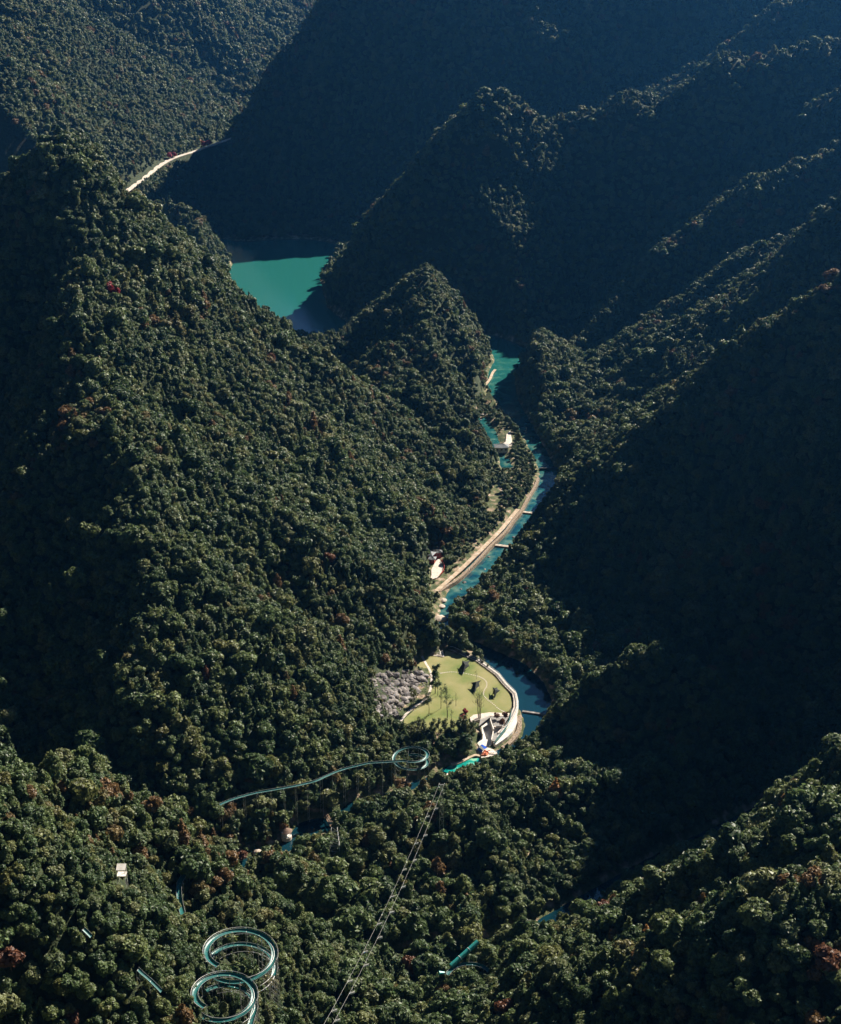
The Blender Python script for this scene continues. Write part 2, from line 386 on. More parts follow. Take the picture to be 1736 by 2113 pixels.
# ------------------------------------------------------------------ naming helpers
def tag(o, label=None, cat=None, group=None, kind=None):
    if label: o['label'] = label
    if cat: o['category'] = cat
    if group: o['group'] = group
    if kind: o['kind'] = kind
    return o
def thing(name, label, cat, loc, group=None):
    o = bpy.data.objects.new(name, None); COL.objects.link(o)
    o.location = loc; o.empty_display_size = 1.0
    return tag(o, label, cat, group)
def dup(root, loc, rotz=0, scale=1.0, label=None, group=None):
    r = root.copy(); COL.objects.link(r); r.location = loc; r.rotation_euler = (0, 0, rotz); r.scale = (scale,) * 3
    if label: r['label'] = label
    if group: r['group'] = group
    for ch in root.children:
        c = ch.copy(); COL.objects.link(c); c.parent = r
        for g in ch.children:
            d = g.copy(); COL.objects.link(d); d.parent = c
    return r

class MB:
    """collects plain shapes (in world or local metres) into one mesh"""
    def __init__(s, off=(0,0,0)): s.v = []; s.f = []; s.off = off
    def add(s, vs_, fs):
        n = len(s.v); ox, oy, oz = s.off
        s.v += [(p[0]-ox, p[1]-oy, p[2]-oz) for p in vs_]; s.f += [tuple(i + n for i in f) for f in fs]; return s
    def box(s, c, size, rz=0.0):
        x, y, z = size[0]/2, size[1]/2, size[2]/2; ca, sa = math.cos(rz), math.sin(rz)
        p = [(c[0]+a*x*ca-b*y*sa, c[1]+a*x*sa+b*y*ca, c[2]+d*z) for d in (-1,1) for a, b in ((-1,-1),(1,-1),(1,1),(-1,1))]
        return s.add(p, [(3,2,1,0),(4,5,6,7),(0,1,5,4),(1,2,6,5),(2,3,7,6),(3,0,4,7)])
    def bar(s, a, b, r, n=6, r2=None):
        a, b = Vector(a), Vector(b); d = b - a
        if d.length < 1e-5: return s
        q = d.to_track_quat('Z', 'Y'); r2 = r if r2 is None else r2
        p = [a + q @ Vector((r*math.cos(2*math.pi*i/n), r*math.sin(2*math.pi*i/n), 0)) for i in range(n)]
        p += [b + q @ Vector((r2*math.cos(2*math.pi*i/n), r2*math.sin(2*math.pi*i/n), 0)) for i in range(n)]
        return s.add(p, [(i, (i+1)%n, n+(i+1)%n, n+i) for i in range(n)] + [tuple(range(n-1,-1,-1)), tuple(range(n, 2*n))])
    def tube(s, pts, r, n=6):
        for a, b in zip(pts[:-1], pts[1:]): s.bar(a, b, r, n)
        return s
    def prism(s, poly, z0, z1):
        """poly: xy list; z0/z1: numbers or lists (sloping top)"""
        n = len(poly); area = sum(poly[i][0]*poly[(i+1)%n][1]-poly[(i+1)%n][0]*poly[i][1] for i in range(n))
        zz0 = z0 if hasattr(z0, '__len__') else [z0]*n; zz1 = z1 if hasattr(z1, '__len__') else [z1]*n
        if area < 0: poly = poly[::-1]; zz0 = zz0[::-1]; zz1 = zz1[::-1]
        p = [(poly[i][0], poly[i][1], zz0[i]) for i in range(n)] + [(poly[i][0], poly[i][1], zz1[i]) for i in range(n)]
        return s.add(p, [tuple(range(n-1,-1,-1)), tuple(range(n,2*n))] + [(i,(i+1)%n,n+(i+1)%n,n+i) for i in range(n)])
    def ribbon(s, pts, w, thick=0.12, off=0.0):
        """a level strip along pts (x,y,z), with thickness"""
        L = []; n = len(pts)
        for i, p in enumerate(pts):
            a = pts[max(i-1,0)]; b = pts[min(i+1,n-1)]
            dx, dy = b[0]-a[0], b[1]-a[1]; l = math.hypot(dx, dy) or 1; nx, ny = -dy/l, dx/l
            ww = w[i] if hasattr(w, '__len__') else w
            for sgn, dz in ((1,0),(-1,0),(-1,-thick),(1,-thick)):
                L.append((p[0]+nx*(off+sgn*ww/2), p[1]+ny*(off+sgn*ww/2), p[2]+dz))
        f = []
        for i in range(n-1):
            a, b = 4*i, 4*i+4
            f += [(a+1,b+1,b,a),(a+2,b+2,b+1,a+1),(a+3,b+3,b+2,a+2),(a,b,b+3,a+3)]
        f += [(0,3,2,1),(4*n-4,4*n-3,4*n-2,4*n-1)]
        return s.add(L, f)
    def rock(s, c, r, seed, sq=0.7):
        rr = random.Random(seed); bm = bmesh.new(); bmesh.ops.create_icosphere(bm, subdivisions=2, radius=1)
        k = [(rr.uniform(-1,1), rr.uniform(-1,1), rr.uniform(-1,1)) for _ in range(6)]
        vs_ = []
        for v in bm.verts:
            d = 1.0
            for q in k:
                t = v.co.dot(Vector(q).normalized())
                if t > 0.62: d = min(d, 0.62 / t + 0.06)
            vs_.append((c[0]+v.co.x*r*d*(1+.2*q[0]), c[1]+v.co.y*r*d, c[2]+v.co.z*r*d*sq))
        fs = [tuple(v.index for v in f.verts) for f in bm.faces]; bm.free()
        return s.add(vs_, fs)
    def build(s, name, m, parent=None, smooth=False):
        return mesh_obj(name, s.v, s.f, m, smooth, parent)

def resample(pts, step):
    out = [Vector(pts[0])]
    for a, b in zip(pts[:-1], pts[1:]):
        a, b = Vector(a), Vector(b); n = max(1, round((b-a).length/step))
        out += [a.lerp(b, (i+1)/n) for i in range(n)]
    return out
def smooth_path(pts, it=2):
    pts = [Vector(p) for p in pts]
    for _ in range(it):
        q = [pts[0]]
        for a, b in zip(pts[:-1], pts[1:]): q += [a.lerp(b, .25), a.lerp(b, .75)]
        pts = q + [pts[-1]]
    return pts

# ------------------------------------------------------------------ foliage
def leaf_mat(name, stops, var=0.45, spec=0.3, rough=0.5, trans=0.33):
    m = bpy.data.materials.new(name); m.use_nodes = True; N, L, B = nodes(m)
    oi = N.new('ShaderNodeObjectInfo'); cr = N.new('ShaderNodeValToRGB'); e = cr.color_ramp.elements
    e[0].position, e[0].color = stops[0][0], (*stops[0][1], 1)
    e[1].position, e[1].color = stops[-1][0], (*stops[-1][1], 1)
    for p, c in stops[1:-1]: x = e.new(p); x.color = (*c, 1)
    geo = N.new('ShaderNodeNewGeometry')
    mr = N.new('ShaderNodeMapRange'); mr.inputs[3].default_value = 1 - var; mr.inputs[4].default_value = 1 + var
    L.new(geo.outputs['Random Per Island'], mr.inputs[0])
    mx = N.new('ShaderNodeVectorMath'); mx.operation = 'SCALE'
    nz = N.new('ShaderNodeTexNoise'); nz.inputs['Scale'].default_value = .018; nz.inputs['Detail'].default_value = 3; L.new(oi.outputs['Location'], nz.inputs['Vector'])
    ma = N.new('ShaderNodeMath'); ma.operation = 'MULTIPLY_ADD'; ma.inputs[1].default_value = .7; ma.inputs[2].default_value = -.37; L.new(nz.outputs[0], ma.inputs[0])
    mb_ = N.new('ShaderNodeMath'); mb_.operation = 'ADD'; L.new(oi.outputs['Random'], mb_.inputs[0]); L.new(ma.outputs[0], mb_.inputs[1])
    L.new(mb_.outputs[0], cr.inputs[0]); L.new(cr.outputs[0], mx.inputs[0]); L.new(mr.outputs[0], mx.inputs['Scale'])
    B.inputs['Roughness'].default_value = rough; B.inputs['Specular IOR Level'].default_value = spec
    L.new(mx.outputs[0], B.inputs['Base Color'])
    tr = N.new('ShaderNodeBsdfTranslucent'); sh = N.new('ShaderNodeMixShader'); sh.inputs[0].default_value = trans
    L.new(mx.outputs[0], tr.inputs[0]); L.new(B.outputs[0], sh.inputs[1]); L.new(tr.outputs[0], sh.inputs[2])
    L.new(sh.outputs[0], N['Material Output'].inputs[0])
    return m
M['leaf'] = leaf_mat('forest_leaves', [(0,(0.040,0.069,0.027)), (.2,(0.065,0.101,0.036)), (.4,(0.090,0.129,0.045)), (.58,(0.123,0.151,0.050)), (.72,(0.073,0.106,0.045)), (.84,(0.151,0.168,0.073)), (.93,(0.123,0.134,0.039)), (.98,(0.146,0.134,0.050)), (1,(0.157,0.095,0.039))])
M['rust'] = leaf_mat('rusty_leaves', [(0,(.13,.055,.03)), (1,(.17,.08,.04))])
M['red'] = leaf_mat('crimson_leaves', [(0,(.26,.025,.03)), (1,(.34,.035,.045))])
M['gold'] = leaf_mat('amber_leaves', [(0,(.3,.15,.05)), (1,(.3,.16,.05))])
M['dryleaf'] = leaf_mat('sparse_leaves', [(0,(.06,.085,.03)), (1,(.09,.10,.045))])
M['bark'] = noise_mat('bark', [(.3,(.05,.038,.028)), (.7,(.13,.105,.08))], 3, .9)

def crown_mesh(name, seed, style='broad', leaf=0.47, n_leaf=115, mat_=None):
    r = np.random.default_rng(seed); lobes = []
    if style == 'broad':
        lobes.append((0,0,3.6,2.5,2.5,2.3))
        for i in range(int(r.integers(7,11))):
            a = r.uniform(0, 2*math.pi); el = r.uniform(-.15, 1.25); rad = r.uniform(1.6, 2.5)
            s_ = r.uniform(1.0, 1.9)
            lobes.append((rad*math.cos(a)*math.cos(el), rad*math.sin(a)*math.cos(el), 4.0+rad*math.sin(el)*1.15, s_, s_, s_*r.uniform(.75,1.0)))
    elif style == 'tall':
        for i in range(9):
            t = i / 8; rad = 2.3*(1-t)**.7 + .5; a = r.uniform(0, 6.28)
            lobes.append((math.cos(a)*rad*.35, math.sin(a)*rad*.35, 2.2+6.6*t, rad, rad, rad*.75))
    elif style == 'fir':
        for i in range(11):
            t = i / 10; rad = 2.5*(1-t) + .35
            for k in range(3 if t < .7 else 1):
                a = r.uniform(0, 6.28); lobes.append((math.cos(a)*rad*.5, math.sin(a)*rad*.5, 1.8+7.6*t, rad*.65, rad*.65, .5+.3*(1-t)))
    P = []; Nn = []
    tot = sum(l[3]*l[3] for l in lobes)
    for l in lobes:
        n = max(12, int(n_leaf*9*l[3]*l[3]/tot)); d = r.normal(size=(n,3)); d /= np.linalg.norm(d,axis=1)[:,None]
        d[:,2] = np.where(d[:,2] < -.35, -d[:,2], d[:,2])
        p = np.array(l[:3]) + d*np.array(l[3:])*r.uniform(.82,1.1,(n,1))
        keep = np.ones(n,bool)
        for m in lobes:
            if m is l: continue
            q = (p-np.array(m[:3]))/np.array(m[3:]); keep &= (q*q).sum(1) > .72
        P.append(p[keep]); Nn.append(d[keep])
    P = np.concatenate(P); Nn = np.concatenate(Nn); n = len(P)
    nn = Nn + r.normal(size=(n,3))*.45; nn /= np.linalg.norm(nn,axis=1)[:,None]
    t = np.cross(nn, r.normal(size=(n,3))); t /= np.linalg.norm(t,axis=1)[:,None]; b = np.cross(nn, t)
    s_ = leaf*r.uniform(.6,1.35,(n,1))
    V = np.stack([P-t*s_-b*s_*.6, P+t*s_*.9-b*s_*.7-nn*s_*.2, P+t*s_*.8+b*s_*.7, P-t*s_*.7+b*s_*.6-nn*s_*.25], 1).reshape(-1,3)
    F = [tuple(range(4*i,4*i+4)) for i in range(n)]
    mb = MB(); mb.v = [tuple(v) for v in V]; mb.f = F
    bm = bmesh.new(); bmesh.ops.create_icosphere(bm, subdivisions=1, radius=1)
    iv = np.array([v.co[:] for v in bm.verts]); fi = [tuple(v.index for v in f.verts) for f in bm.faces]; bm.free()
    for l in lobes: mb.add([tuple(np.array(l[:3])+v*np.array(l[3:])*.8) for v in iv], fi)
    me = bpy.data.meshes.new(name); me.from_pydata(mb.v, [], mb.f); me.materials.append(mat_ or M['leaf'])
    return me
def trunk_mesh(name, h=4.5, r=0.22, seed=0):
    rr = random.Random(seed); mb = MB(); x = y = 0; last = (0,0,-1.2)
    for i in range(4):
        nx, ny = x+rr.uniform(-.2,.2), y+rr.uniform(-.2,.2); p = (nx,ny,h*(i+1)/4)
        mb.bar(last, p, r*(1-.18*i), 6, r*(1-.18*(i+1))); last = p; x, y = nx, ny
    for i in range(5):
        a = rr.uniform(0,6.28); z = h*rr.uniform(.5,.95); l = rr.uniform(1,2)
        mb.bar((x*z/h,y*z/h,z), (math.cos(a)*l,math.sin(a)*l,z+l*.8), r*.4, 5, r*.12)
    me = bpy.data.meshes.new(name); me.from_pydata(mb.v, [], mb.f); me.materials.append(M['bark'])
    return me
CROWNS = [crown_mesh('broad_crown', 1), crown_mesh('broad_crown', 2), crown_mesh('broad_crown', 3), crown_mesh('broad_crown', 4, leaf=.42, n_leaf=130),
          crown_mesh('broad_crown', 5, leaf=.52, n_leaf=100), crown_mesh('tall_crown', 6, 'tall'), crown_mesh('tall_crown', 7, 'tall'), crown_mesh('fir_crown', 8, 'fir', .5)]
TRUNKS = [trunk_mesh('trunk', seed=3), trunk_mesh('trunk', seed=5, h=6)]

# ---- where the forest stands
CLEAR = []      # (x, y, r) kept open
def jitter_grid(x0, x1, y0, y1, s):
    nx, ny = int((x1-x0)/s), int((y1-y0)/s)
    X, Yc = np.meshgrid(x0+s*np.arange(nx), y0+s*np.arange(ny))
    X = X + (np.arange(ny)%2)[:,None]*s*.5
    return (X+rng.uniform(-.38,.38,X.shape)*s).ravel(), (Yc+rng.uniform(-.38,.38,X.shape)*s).ravel()

# ------------------------------------------------------------------ surfaces of made things
M['grass'] = noise_mat('lawn_grass', [(.28,(.07,.12,.02)), (.42,(.15,.17,.05)), (.55,(.21,.20,.08)), (.66,(.25,.225,.10)), (.78,(.13,.16,.04))], .06, .95, .05, bscale=4)
M['grass2'] = noise_mat('meadow_grass', [(.3,(.10,.16,.03)), (.7,(.20,.22,.07))], .3, .95, .05)
M['sand'] = noise_mat('riverside_path', [(.3,(.26,.19,.13)), (.55,(.42,.33,.24)), (.75,(.55,.46,.36))], .35, .95, .08)
M['pave'] = noise_mat('pale_paving', [(.3,(.42,.36,.31)), (.7,(.60,.53,.47))], .8, .8, .02)
M['conc'] = noise_mat('pale_concrete', [(.3,(.45,.42,.38)), (.7,(.66,.62,.57))], .5, .75, .02)
M['concd'] = noise_mat('grey_concrete', [(.3,(.16,.15,.14)), (.7,(.26,.25,.24))], .6, .85, .02)
M['dark'] = mat('dark_metal', (.03,.032,.034), .5, .3)
M['white'] = mat('white_paint', (.75,.74,.71), .4)
M['steel'] = mat('galvanised_steel', (.40,.40,.39), .45, .4)
M['rim'] = mat('pale_rim', (.30,.31,.30), .5)
M['teal'] = mat('teal_glass', (.015,.10,.095), .4, 0, .3)
M['tealp'] = mat('teal_tube_plastic', (.02,.26,.24), .45, 0, .6)
M['mesh'] = mat('dark_shade_cloth', (.018,.022,.02), .8, 0, .2)
M['wood'] = noise_mat('weathered_wood', [(.3,(.17,.11,.07)), (.7,(.32,.22,.15))], 2, .85, .03)
M['tile'] = noise_mat('grey_roof_tiles', [(.3,(.11,.12,.13)), (.7,(.2,.21,.22))], 2.5, .7, .05)
M['redp'] = mat('red_lacquer', (.35,.03,.02), .4)
M['blue'] = mat('blue_canvas', (.02,.10,.55), .4)
M['orange'] = noise_mat('orange_rock_paint', [(.3,(.45,.10,.04)), (.7,(.6,.22,.12))], .8, .8, .1)
M['rockw'] = noise_mat('pale_river_rock', [(.3,(.22,.17,.13)), (.55,(.40,.34,.28)), (.75,(.55,.49,.43))], .5, .9, .25)
M['rockg'] = noise_mat('grey_cliff_rock', [(.3,(.05,.045,.045)), (.5,(.16,.145,.14)), (.72,(.34,.31,.30))], .25, .95, .6)
M['cobble'] = noise_mat('cobble_wall', [(.35,(.04,.03,.022)), (.5,(.22,.16,.11)), (.62,(.40,.32,.24))], 1.6, .9, .2, detail=2)
M['road'] = noise_mat('pale_mountain_road', [(.3,(.45,.38,.32)), (.7,(.62,.55,.48))], .2, .9)
M['pool'] = noise_mat('pool_water', [(.3,(.0,.10,.09)), (.5,(.01,.26,.22)), (.66,(.25,.5,.32))], .25, .05, .03, dist=1.0, spec=.5)
M['roofred'] = noise_mat('thatch_roof', [(.3,(.12,.075,.055)), (.7,(.22,.15,.115))], 3, .9, .05)

def sheet(name, poly, z, m, kind='structure'):
    """level sheet with a skirt, finely cut so that it follows nothing but itself"""
    mb = MB(); mb.prism([p[:2] for p in poly], z-.4, z); o = mb.build(name, m)
    if kind: o['kind'] = kind
    return o
def smooth_closed(poly, it=2):
    for _ in range(it):
        q = []
        for i in range(len(poly)):
            a, b = poly[i], poly[(i+1)%len(poly)]
            q += [(a[0]*.75+b[0]*.25, a[1]*.75+b[1]*.25), (a[0]*.25+b[0]*.75, a[1]*.25+b[1]*.75)]
        poly = q
    return poly

# ---- the lawn and what lies round it
LZ = 2.75
GRASS = smooth_closed([on(q1,*p,LZ)[:2] for p in ((200,335),(258,228),(370,242),(495,258),(485,195),(590,208),(700,262),(800,300),(880,365),(990,440),(1060,530),(1148,625),(1168,740),(1120,812),(980,805),(840,830),(740,850),(700,960),(600,1010),(400,1010),(180,940),(70,900),(180,800),(335,660),(400,480),(330,395))],1)
sheet('lawn', GRASS, LZ, M['grass'])
def ground_ribbon(name, q, pts, w, m, z, thick=.5, kind='structure', sm=2):
    P = smooth_path([on(q, x, y, z) for x, y in pts], sm)
    mb = MB(); mb.ribbon([tuple(p) for p in P], w, thick); o = mb.build(name, m)
    if kind: o['kind'] = kind
    return o, P
# promenade round the lawn: deck, two kerbs, rails with posts
WALK = [(375,235),(440,240),(480,250),(470,215),(452,168),(520,172),(590,185),(690,232),(820,285),(910,350),(1020,430),(1090,520),(1185,615),(1200,690),(1200,760),(1165,840),(1110,930),(1040,1010)]
wp = [Vector(on(q1, x, y, LZ+.25)) for x, y in WALK]
o, _ = None, None
mb = MB(); mb.ribbon([tuple(p) for p in wp], 2.0, .6); mb.build('promenade', M['pave'])['kind'] = 'structure'
mb = MB(); mb.ribbon([tuple(p+Vector((0,0,.03))) for p in wp], .75, .1); mb.build('promenade_strip', M['concd'])['kind'] = 'structure'
def railing(name, pts, off, label, cat, m, h=1.1, step=2.4, base=None, r=.05):
    pts = [Vector(p) for p in pts]; q = []
    for i, p in enumerate(pts):
        a, b = pts[max(i-1,0)], pts[min(i+1,len(pts)-1)]; d = (b-a); d.z = 0; d.normalize()
        q.append(p + Vector((-d.y, d.x, 0))*off)
    t = thing(name, label, cat, q[0]); f = resample(q, step)
    mb = MB(q[0]); mb.tube([p+Vector((0,0,h)) for p in f], r); mb.tube([p+Vector((0,0,h*.55)) for p in f], r*.6); mb.build('rail', m, t)
    for p in f[:95]:
        mb = MB(q[0]); mb.bar(p, p+Vector((0,0,h)), r*1.1, 5); mb.build('post', m, t)
    return t
railing('railing', wp, 1.0, 'pale railing along the outer water side of the curved promenade', 'railing', M['white'], r=.07)
railing('railing', wp[3:-2], -1.0, 'dark low railing along the lawn side of the curved promenade', 'railing', M['dark'], h=.7, r=.08)
# parapet wall under the promenade
mb = MB(wp[5]); mb.ribbon([tuple(p-Vector((0,0,.25))) for p in wp[5:]], .5, 3.0, off=1.35); o = mb.build('retaining_wall', M['conc']); o.location = wp[5]
tag(o, 'pale concrete retaining wall carrying the promenade above the dark pond', 'wall')
# left boundary path and the bent track past the rock slope
ground_ribbon('path', q1, [(262,222),(300,300),(345,370),(372,430),(372,520),(350,610),(325,665),(250,720),(170,770),(90,850),(30,950)], 1.3, M['pave'], LZ+.08)
# stepping stones
SP = smooth_path([on(q1, x, y, LZ) for x, y in ((455,420),(520,408),(600,405),(700,420),(800,440),(870,462),(915,500),(920,545),(890,590),(880,630),(920,680),(980,720),(1040,780),(1100,805))], 2)
for i, p in enumerate(resample(SP, 1.25)):
    mb = MB(); mb.prism([(math.cos(a)*.42*(1+.2*math.sin(a*3+i)), math.sin(a)*.32) for a in [k*6.283/7 for k in range(7)]], -.05, .07)
    if i == 0: o = mb.build('stepping_stone', M['pave'])
    else: o = st0.copy(); COL.objects.link(o); o.rotation_euler = (0,0,i*1.3)
    if i == 0: st0 = o
    o.location = p; tag(o, 'small pale stepping stone in the curved line across the lawn', 'stepping stone', 'stepping stones across the lawn')

# shade sails: dark stretched cloths on masts, star shaped
def sail(c, pts, hi, label):
    base = Vector(on(q1, *c, LZ)); t = thing('shade_sail', label, 'shade sail', base)
    apex = base + Vector((0,0,4.2)); mb = MB(base); P = [Vector(on(q1, x, y, LZ+z)) for x, y, z in pts]
    top = Vector(on(q1, *hi, LZ+3.6)); n = len(P); V = [top]; F = []
    for i in range(n):
        a, b = P[i], P[(i+1)%n]; m_ = (a+b)/2; m_ = m_.lerp(top, .28); V += [a, m_]
    for i in range(2*n): F.append((0, 1+i, 1+(i+1)%(2*n)))
    V2 = [v-Vector((0,0,.05)) for v in V]
    mb.add(V, F); mb.add(V2, [tuple(reversed(f)) for f in F]); mb.build('canopy', M['mesh'], t)
    for i, p in enumerate(P):
        mb = MB(base); mb.bar((p.x,p.y,LZ-.1), p+Vector((0,0,.1)), .06, 5); mb.build('pole', M['dark'], t)
    mb = MB(base); mb.bar((top.x,top.y,LZ-.1), top, .07, 6); mb.build('mast', M['dark'], t)
sail((695,370), ((675,292,3.0),(752,290,2.6),(745,345,1.8),(676,432,.5),(642,372,.4)), (700,335), 'dark star shaped shade sail nearest the top of the lawn')
sail((800,560), ((766,512,2.4),(860,488,2.8),(845,545,1.5),(793,628,.4),(760,580,.4)), (812,505), 'largest dark shade sail, in the middle of the lawn by the bare tree')
sail((1005,610), ((976,558,2.2),(1020,558,2.6),(1048,590,1.8),(992,670,.4),(974,620,.4)), (1000,585), 'smallest dark shade sail, on the bright green corner of the lawn')

# ---- slope-side rock face left of the lawn
mb = MB(); rr = random.Random(3)
for i in range(620):
    x, y = rr.uniform(-230, 335), rr.uniform(395, 860)
    if y > 850 - max(x,0)*.85 or y < 395 - x*.28*(x < 0): continue
    if x > 250 and y > 560: continue
    p = hit(*q1(x, y), 600, 900); r_ = .45 + 2.4*rr.random()**3
    mb.rock((p[0], p[1], p[2]+.1), r_, i, rr.uniform(.4,.9))
o = mb.build('rock_rubble', M['rockg']); tag(o, 'grey broken rock slope beside the left edge of the lawn', 'rubble', kind='stuff')
CLEAR_POLY.append([on(q1,*p,6)[:2] for p in ((-215,540),(-150,480),(0,430),(130,395),(345,400),(345,520),(300,640),(200,720),(60,830),(-140,840),(-215,720))])
ROCKC = CLEAR_POLY[-1]

# ---- concrete building between lawn and stream
bb = Vector(on(q1b, 1000, 640, 1.2)); B_ = thing('terraced_building', 'pale angular concrete building with sunken court and sloping roof terraces below the lawn', 'building', bb)
def qp(pts, z): return [on(q1b, x, y, z)[:2] for x, y in pts]
def add_prism(name, pts, z0, z1, m, par=None):
    ztop = z1 if not hasattr(z1,'__len__') else sum(z1)/len(z1)
    if hasattr(z1,'__len__'): P = [on(q1b, x, y, zz)[:2] for (x, y), zz in zip(pts, z1)]
    else: P = qp(pts, z1)
    mb = MB(bb if par is None or par is B_ else (0,0,0)); mb.prism(P, z0, z1); return mb.build(name, m, B_ if par is None else par)
add_prism('court_floor', [(805,840),(850,770),(880,700),(870,600),(960,520),(1010,640),(1000,760),(1020,830),(990,875),(940,885),(830,880)], -.3, .9, M['conc'])
add_prism('wall', [(862,600),(872,598),(884,705),(872,712)], 0, 4.2, M['conc'])
add_prism('wall', [(975,478),(988,474),(1042,640),(1030,645)], 0, 4.6, M['conc'])
add_prism('wall', [(1030,645),(1042,640),(1010,790),(998,790)], 0, 3.6, M['conc'])
add_prism('roof_slab', [(825,602),(850,505),(975,452),(985,472)], [2.9,3.2,5.6,5.9], [3.4,3.7,6.1,6.4], M['conc'])
add_prism('fascia', [(822,606),(985,474),(987,482),(826,614)], [2.4,5.0,5.0,2.4], [3.3,6.3,6.3,3.3], M['dark'])
add_prism('terrace', [(990,462),(1275,462),(1225,600),(1040,604)], 0, 3.0, M['concd'])
add_prism('terrace', [(1040,606),(1222,602),(1140,720),(1065,820),(1020,810),(1012,760)], 0, 2.4, M['concd'])
add_prism('parapet', [(1030,600),(1200,602),(1200,610),(1030,610)], 2.4, 3.3, M['pave'])
add_prism('ramp', [(1310,350),(1380,340),(1365,420),(1372,520),(1345,600),(1300,680),(1230,750),(1150,810),(1070,865),(1038,850),(1030,825),(1060,800),(1130,735),(1215,635),(1265,520)], 0, 2.0, M['conc'])
add_prism('glass_balustrade', [(1290,355),(1300,352),(1262,520),(1205,640),(1120,742),(1062,812),(1055,808),(1110,735),(1195,630),(1252,515)], 2.0, 3.6, M['teal'])
add_prism('planter', [(700,480),(745,445),(800,470),(790,520),(720,560)], 0, 3.3, M['pave'])
add_prism('forecourt', [(745,440),(850,425),(975,405),(1260,418),(1278,458),(990,458),(860,500),(800,520)], 0, 2.9, M['pave'])
for k in range(5):
    add_prism('lounger', [(1085+k*9,748-k*17),(1105+k*9,744-k*17),(1108+k*9,752-k*17),(1088+k*9,756-k*17)], 2.4, 2.8, M['white'])
CLEAR_POLY.append(qp([(740,430),(1000,395),(1300,350),(1400,335),(1425,470),(1430,640),(1330,780),(1240,900),(1090,985),(1000,1020),(860,1050),(740,950),(800,800),(850,700),(840,620),(780,540)], 1.5))
CLEAR_POLY.append(qp([(500,1130),(740,980),(860,1050),(740,1150),(420,1280),(300,1250)], 0.5))
wl = [Vector(on(q1b, x, y, 1.6)) for x, y in ((1395,450),(1405,520),(1405,620),(1370,700),(1300,790),(1210,870),(1160,900))]
mb = MB(wl[0]); mb.ribbon([tuple(p) for p in smooth_path(wl,1)], 2.2, 2.6); o = mb.build('stone_embankment', M['cobble']); o.location = wl[0]
tag(o, 'curved brown cobble embankment round the outside of the concrete building', 'embankment')
# canvas slide, ramp, orange ornament and frames at the stream end
cb = Vector(on(q1b, 870, 910, 1.0)); t = thing('water_slide_end', 'blue and white striped flared slide above the turquoise pool', 'water slide', cb)
def flat(name, pts, zs, m, par, org, th=.15):
    P = [on(q1b, x, y, z) for (x, y), z in zip(pts, zs)]; mb = MB(org); mb.prism([p[:2] for p in P], [p[2]-th for p in P], [p[2] for p in P]); return mb.build(name, m, par)
flat('blue_panel', [(800,930),(822,895),(885,945),(865,972)], [1.4,2.2,2.6,1.6], M['blue'], t, cb)
flat('white_panel', [(822,895),(850,868),(905,925),(885,945)], [2.2,2.9,3.1,2.6], M['white'], t, cb)
flat('blue_panel', [(850,868),(872,858),(945,905),(905,925)], [2.9,3.1,3.3,3.1], M['blue'], t, cb)
flat('ramp', [(740,925),(800,932),(868,975),(860,1015),(800,985)], [.6,1.2,1.4,.6,.5], M['concd'], t, cb)
ob = Vector(on(q1b, 925, 1000, 1.0)); mb = MB(ob)
for i,(x,y,r_) in enumerate(((880,1020,1.0),(905,990,1.2),(930,1010,1.3),(950,975,1.0),(915,960,.9),(970,960,.8))): mb.rock(on(q1b,x,y,1.2), r_, 50+i, 1.1)
o = mb.build('painted_rockwork', M['orange']); o.location = ob; tag(o, 'orange painted rockwork beside the blue and white slide', 'rockwork')
for k in range(3):
    fb = Vector(on(q1b, 985+k*32, 975-k*6+k*9, 1.6)); mb = MB()
    mb.box((0,0,.35),(1.9,.6,.1)); mb.box((.75,0,.6),(.5,.6,.08)); 
    for a in (-.8,.8):
        for b in (-.25,.25): mb.bar((a,b,0),(a,b,.35),.04,5)
    o = mb.build('sun_lounger', M['white']); o.location = fb; o.rotation_euler = (0,0,-.5)
    tag(o, 'white sun lounger frame between the orange rockwork and the trees', 'sun lounger', 'white loungers by the orange rockwork')
add_deck = MB(); add_deck.prism(qp([(860,1050),(1000,1030),(1090,985),(1030,930),(940,900),(850,960)],1.3), 0, 1.3); o = add_deck.build('stone_landing', M['pave']); o['kind'] = 'structure'
# turquoise pool and its pale margins
sheet('pool', [on(q1b,x,y,.35)[:2] for x, y in ((380,1180),(480,1130),(600,1110),(720,1060),(800,1055),(860,1040),(760,1150),(640,1170),(500,1240),(400,1270),(330,1240))], .35, M['pool'])
ground_ribbon('path', q1b, [(870,1030),(780,1000),(700,1035),(620,1080),(540,1115),(440,1140)], 1.6, M['sand'], .9)
ground_ribbon('path', q1b, [(470,1260),(380,1290),(300,1320),(230,1330)], 2.2, M['pave'], .9)

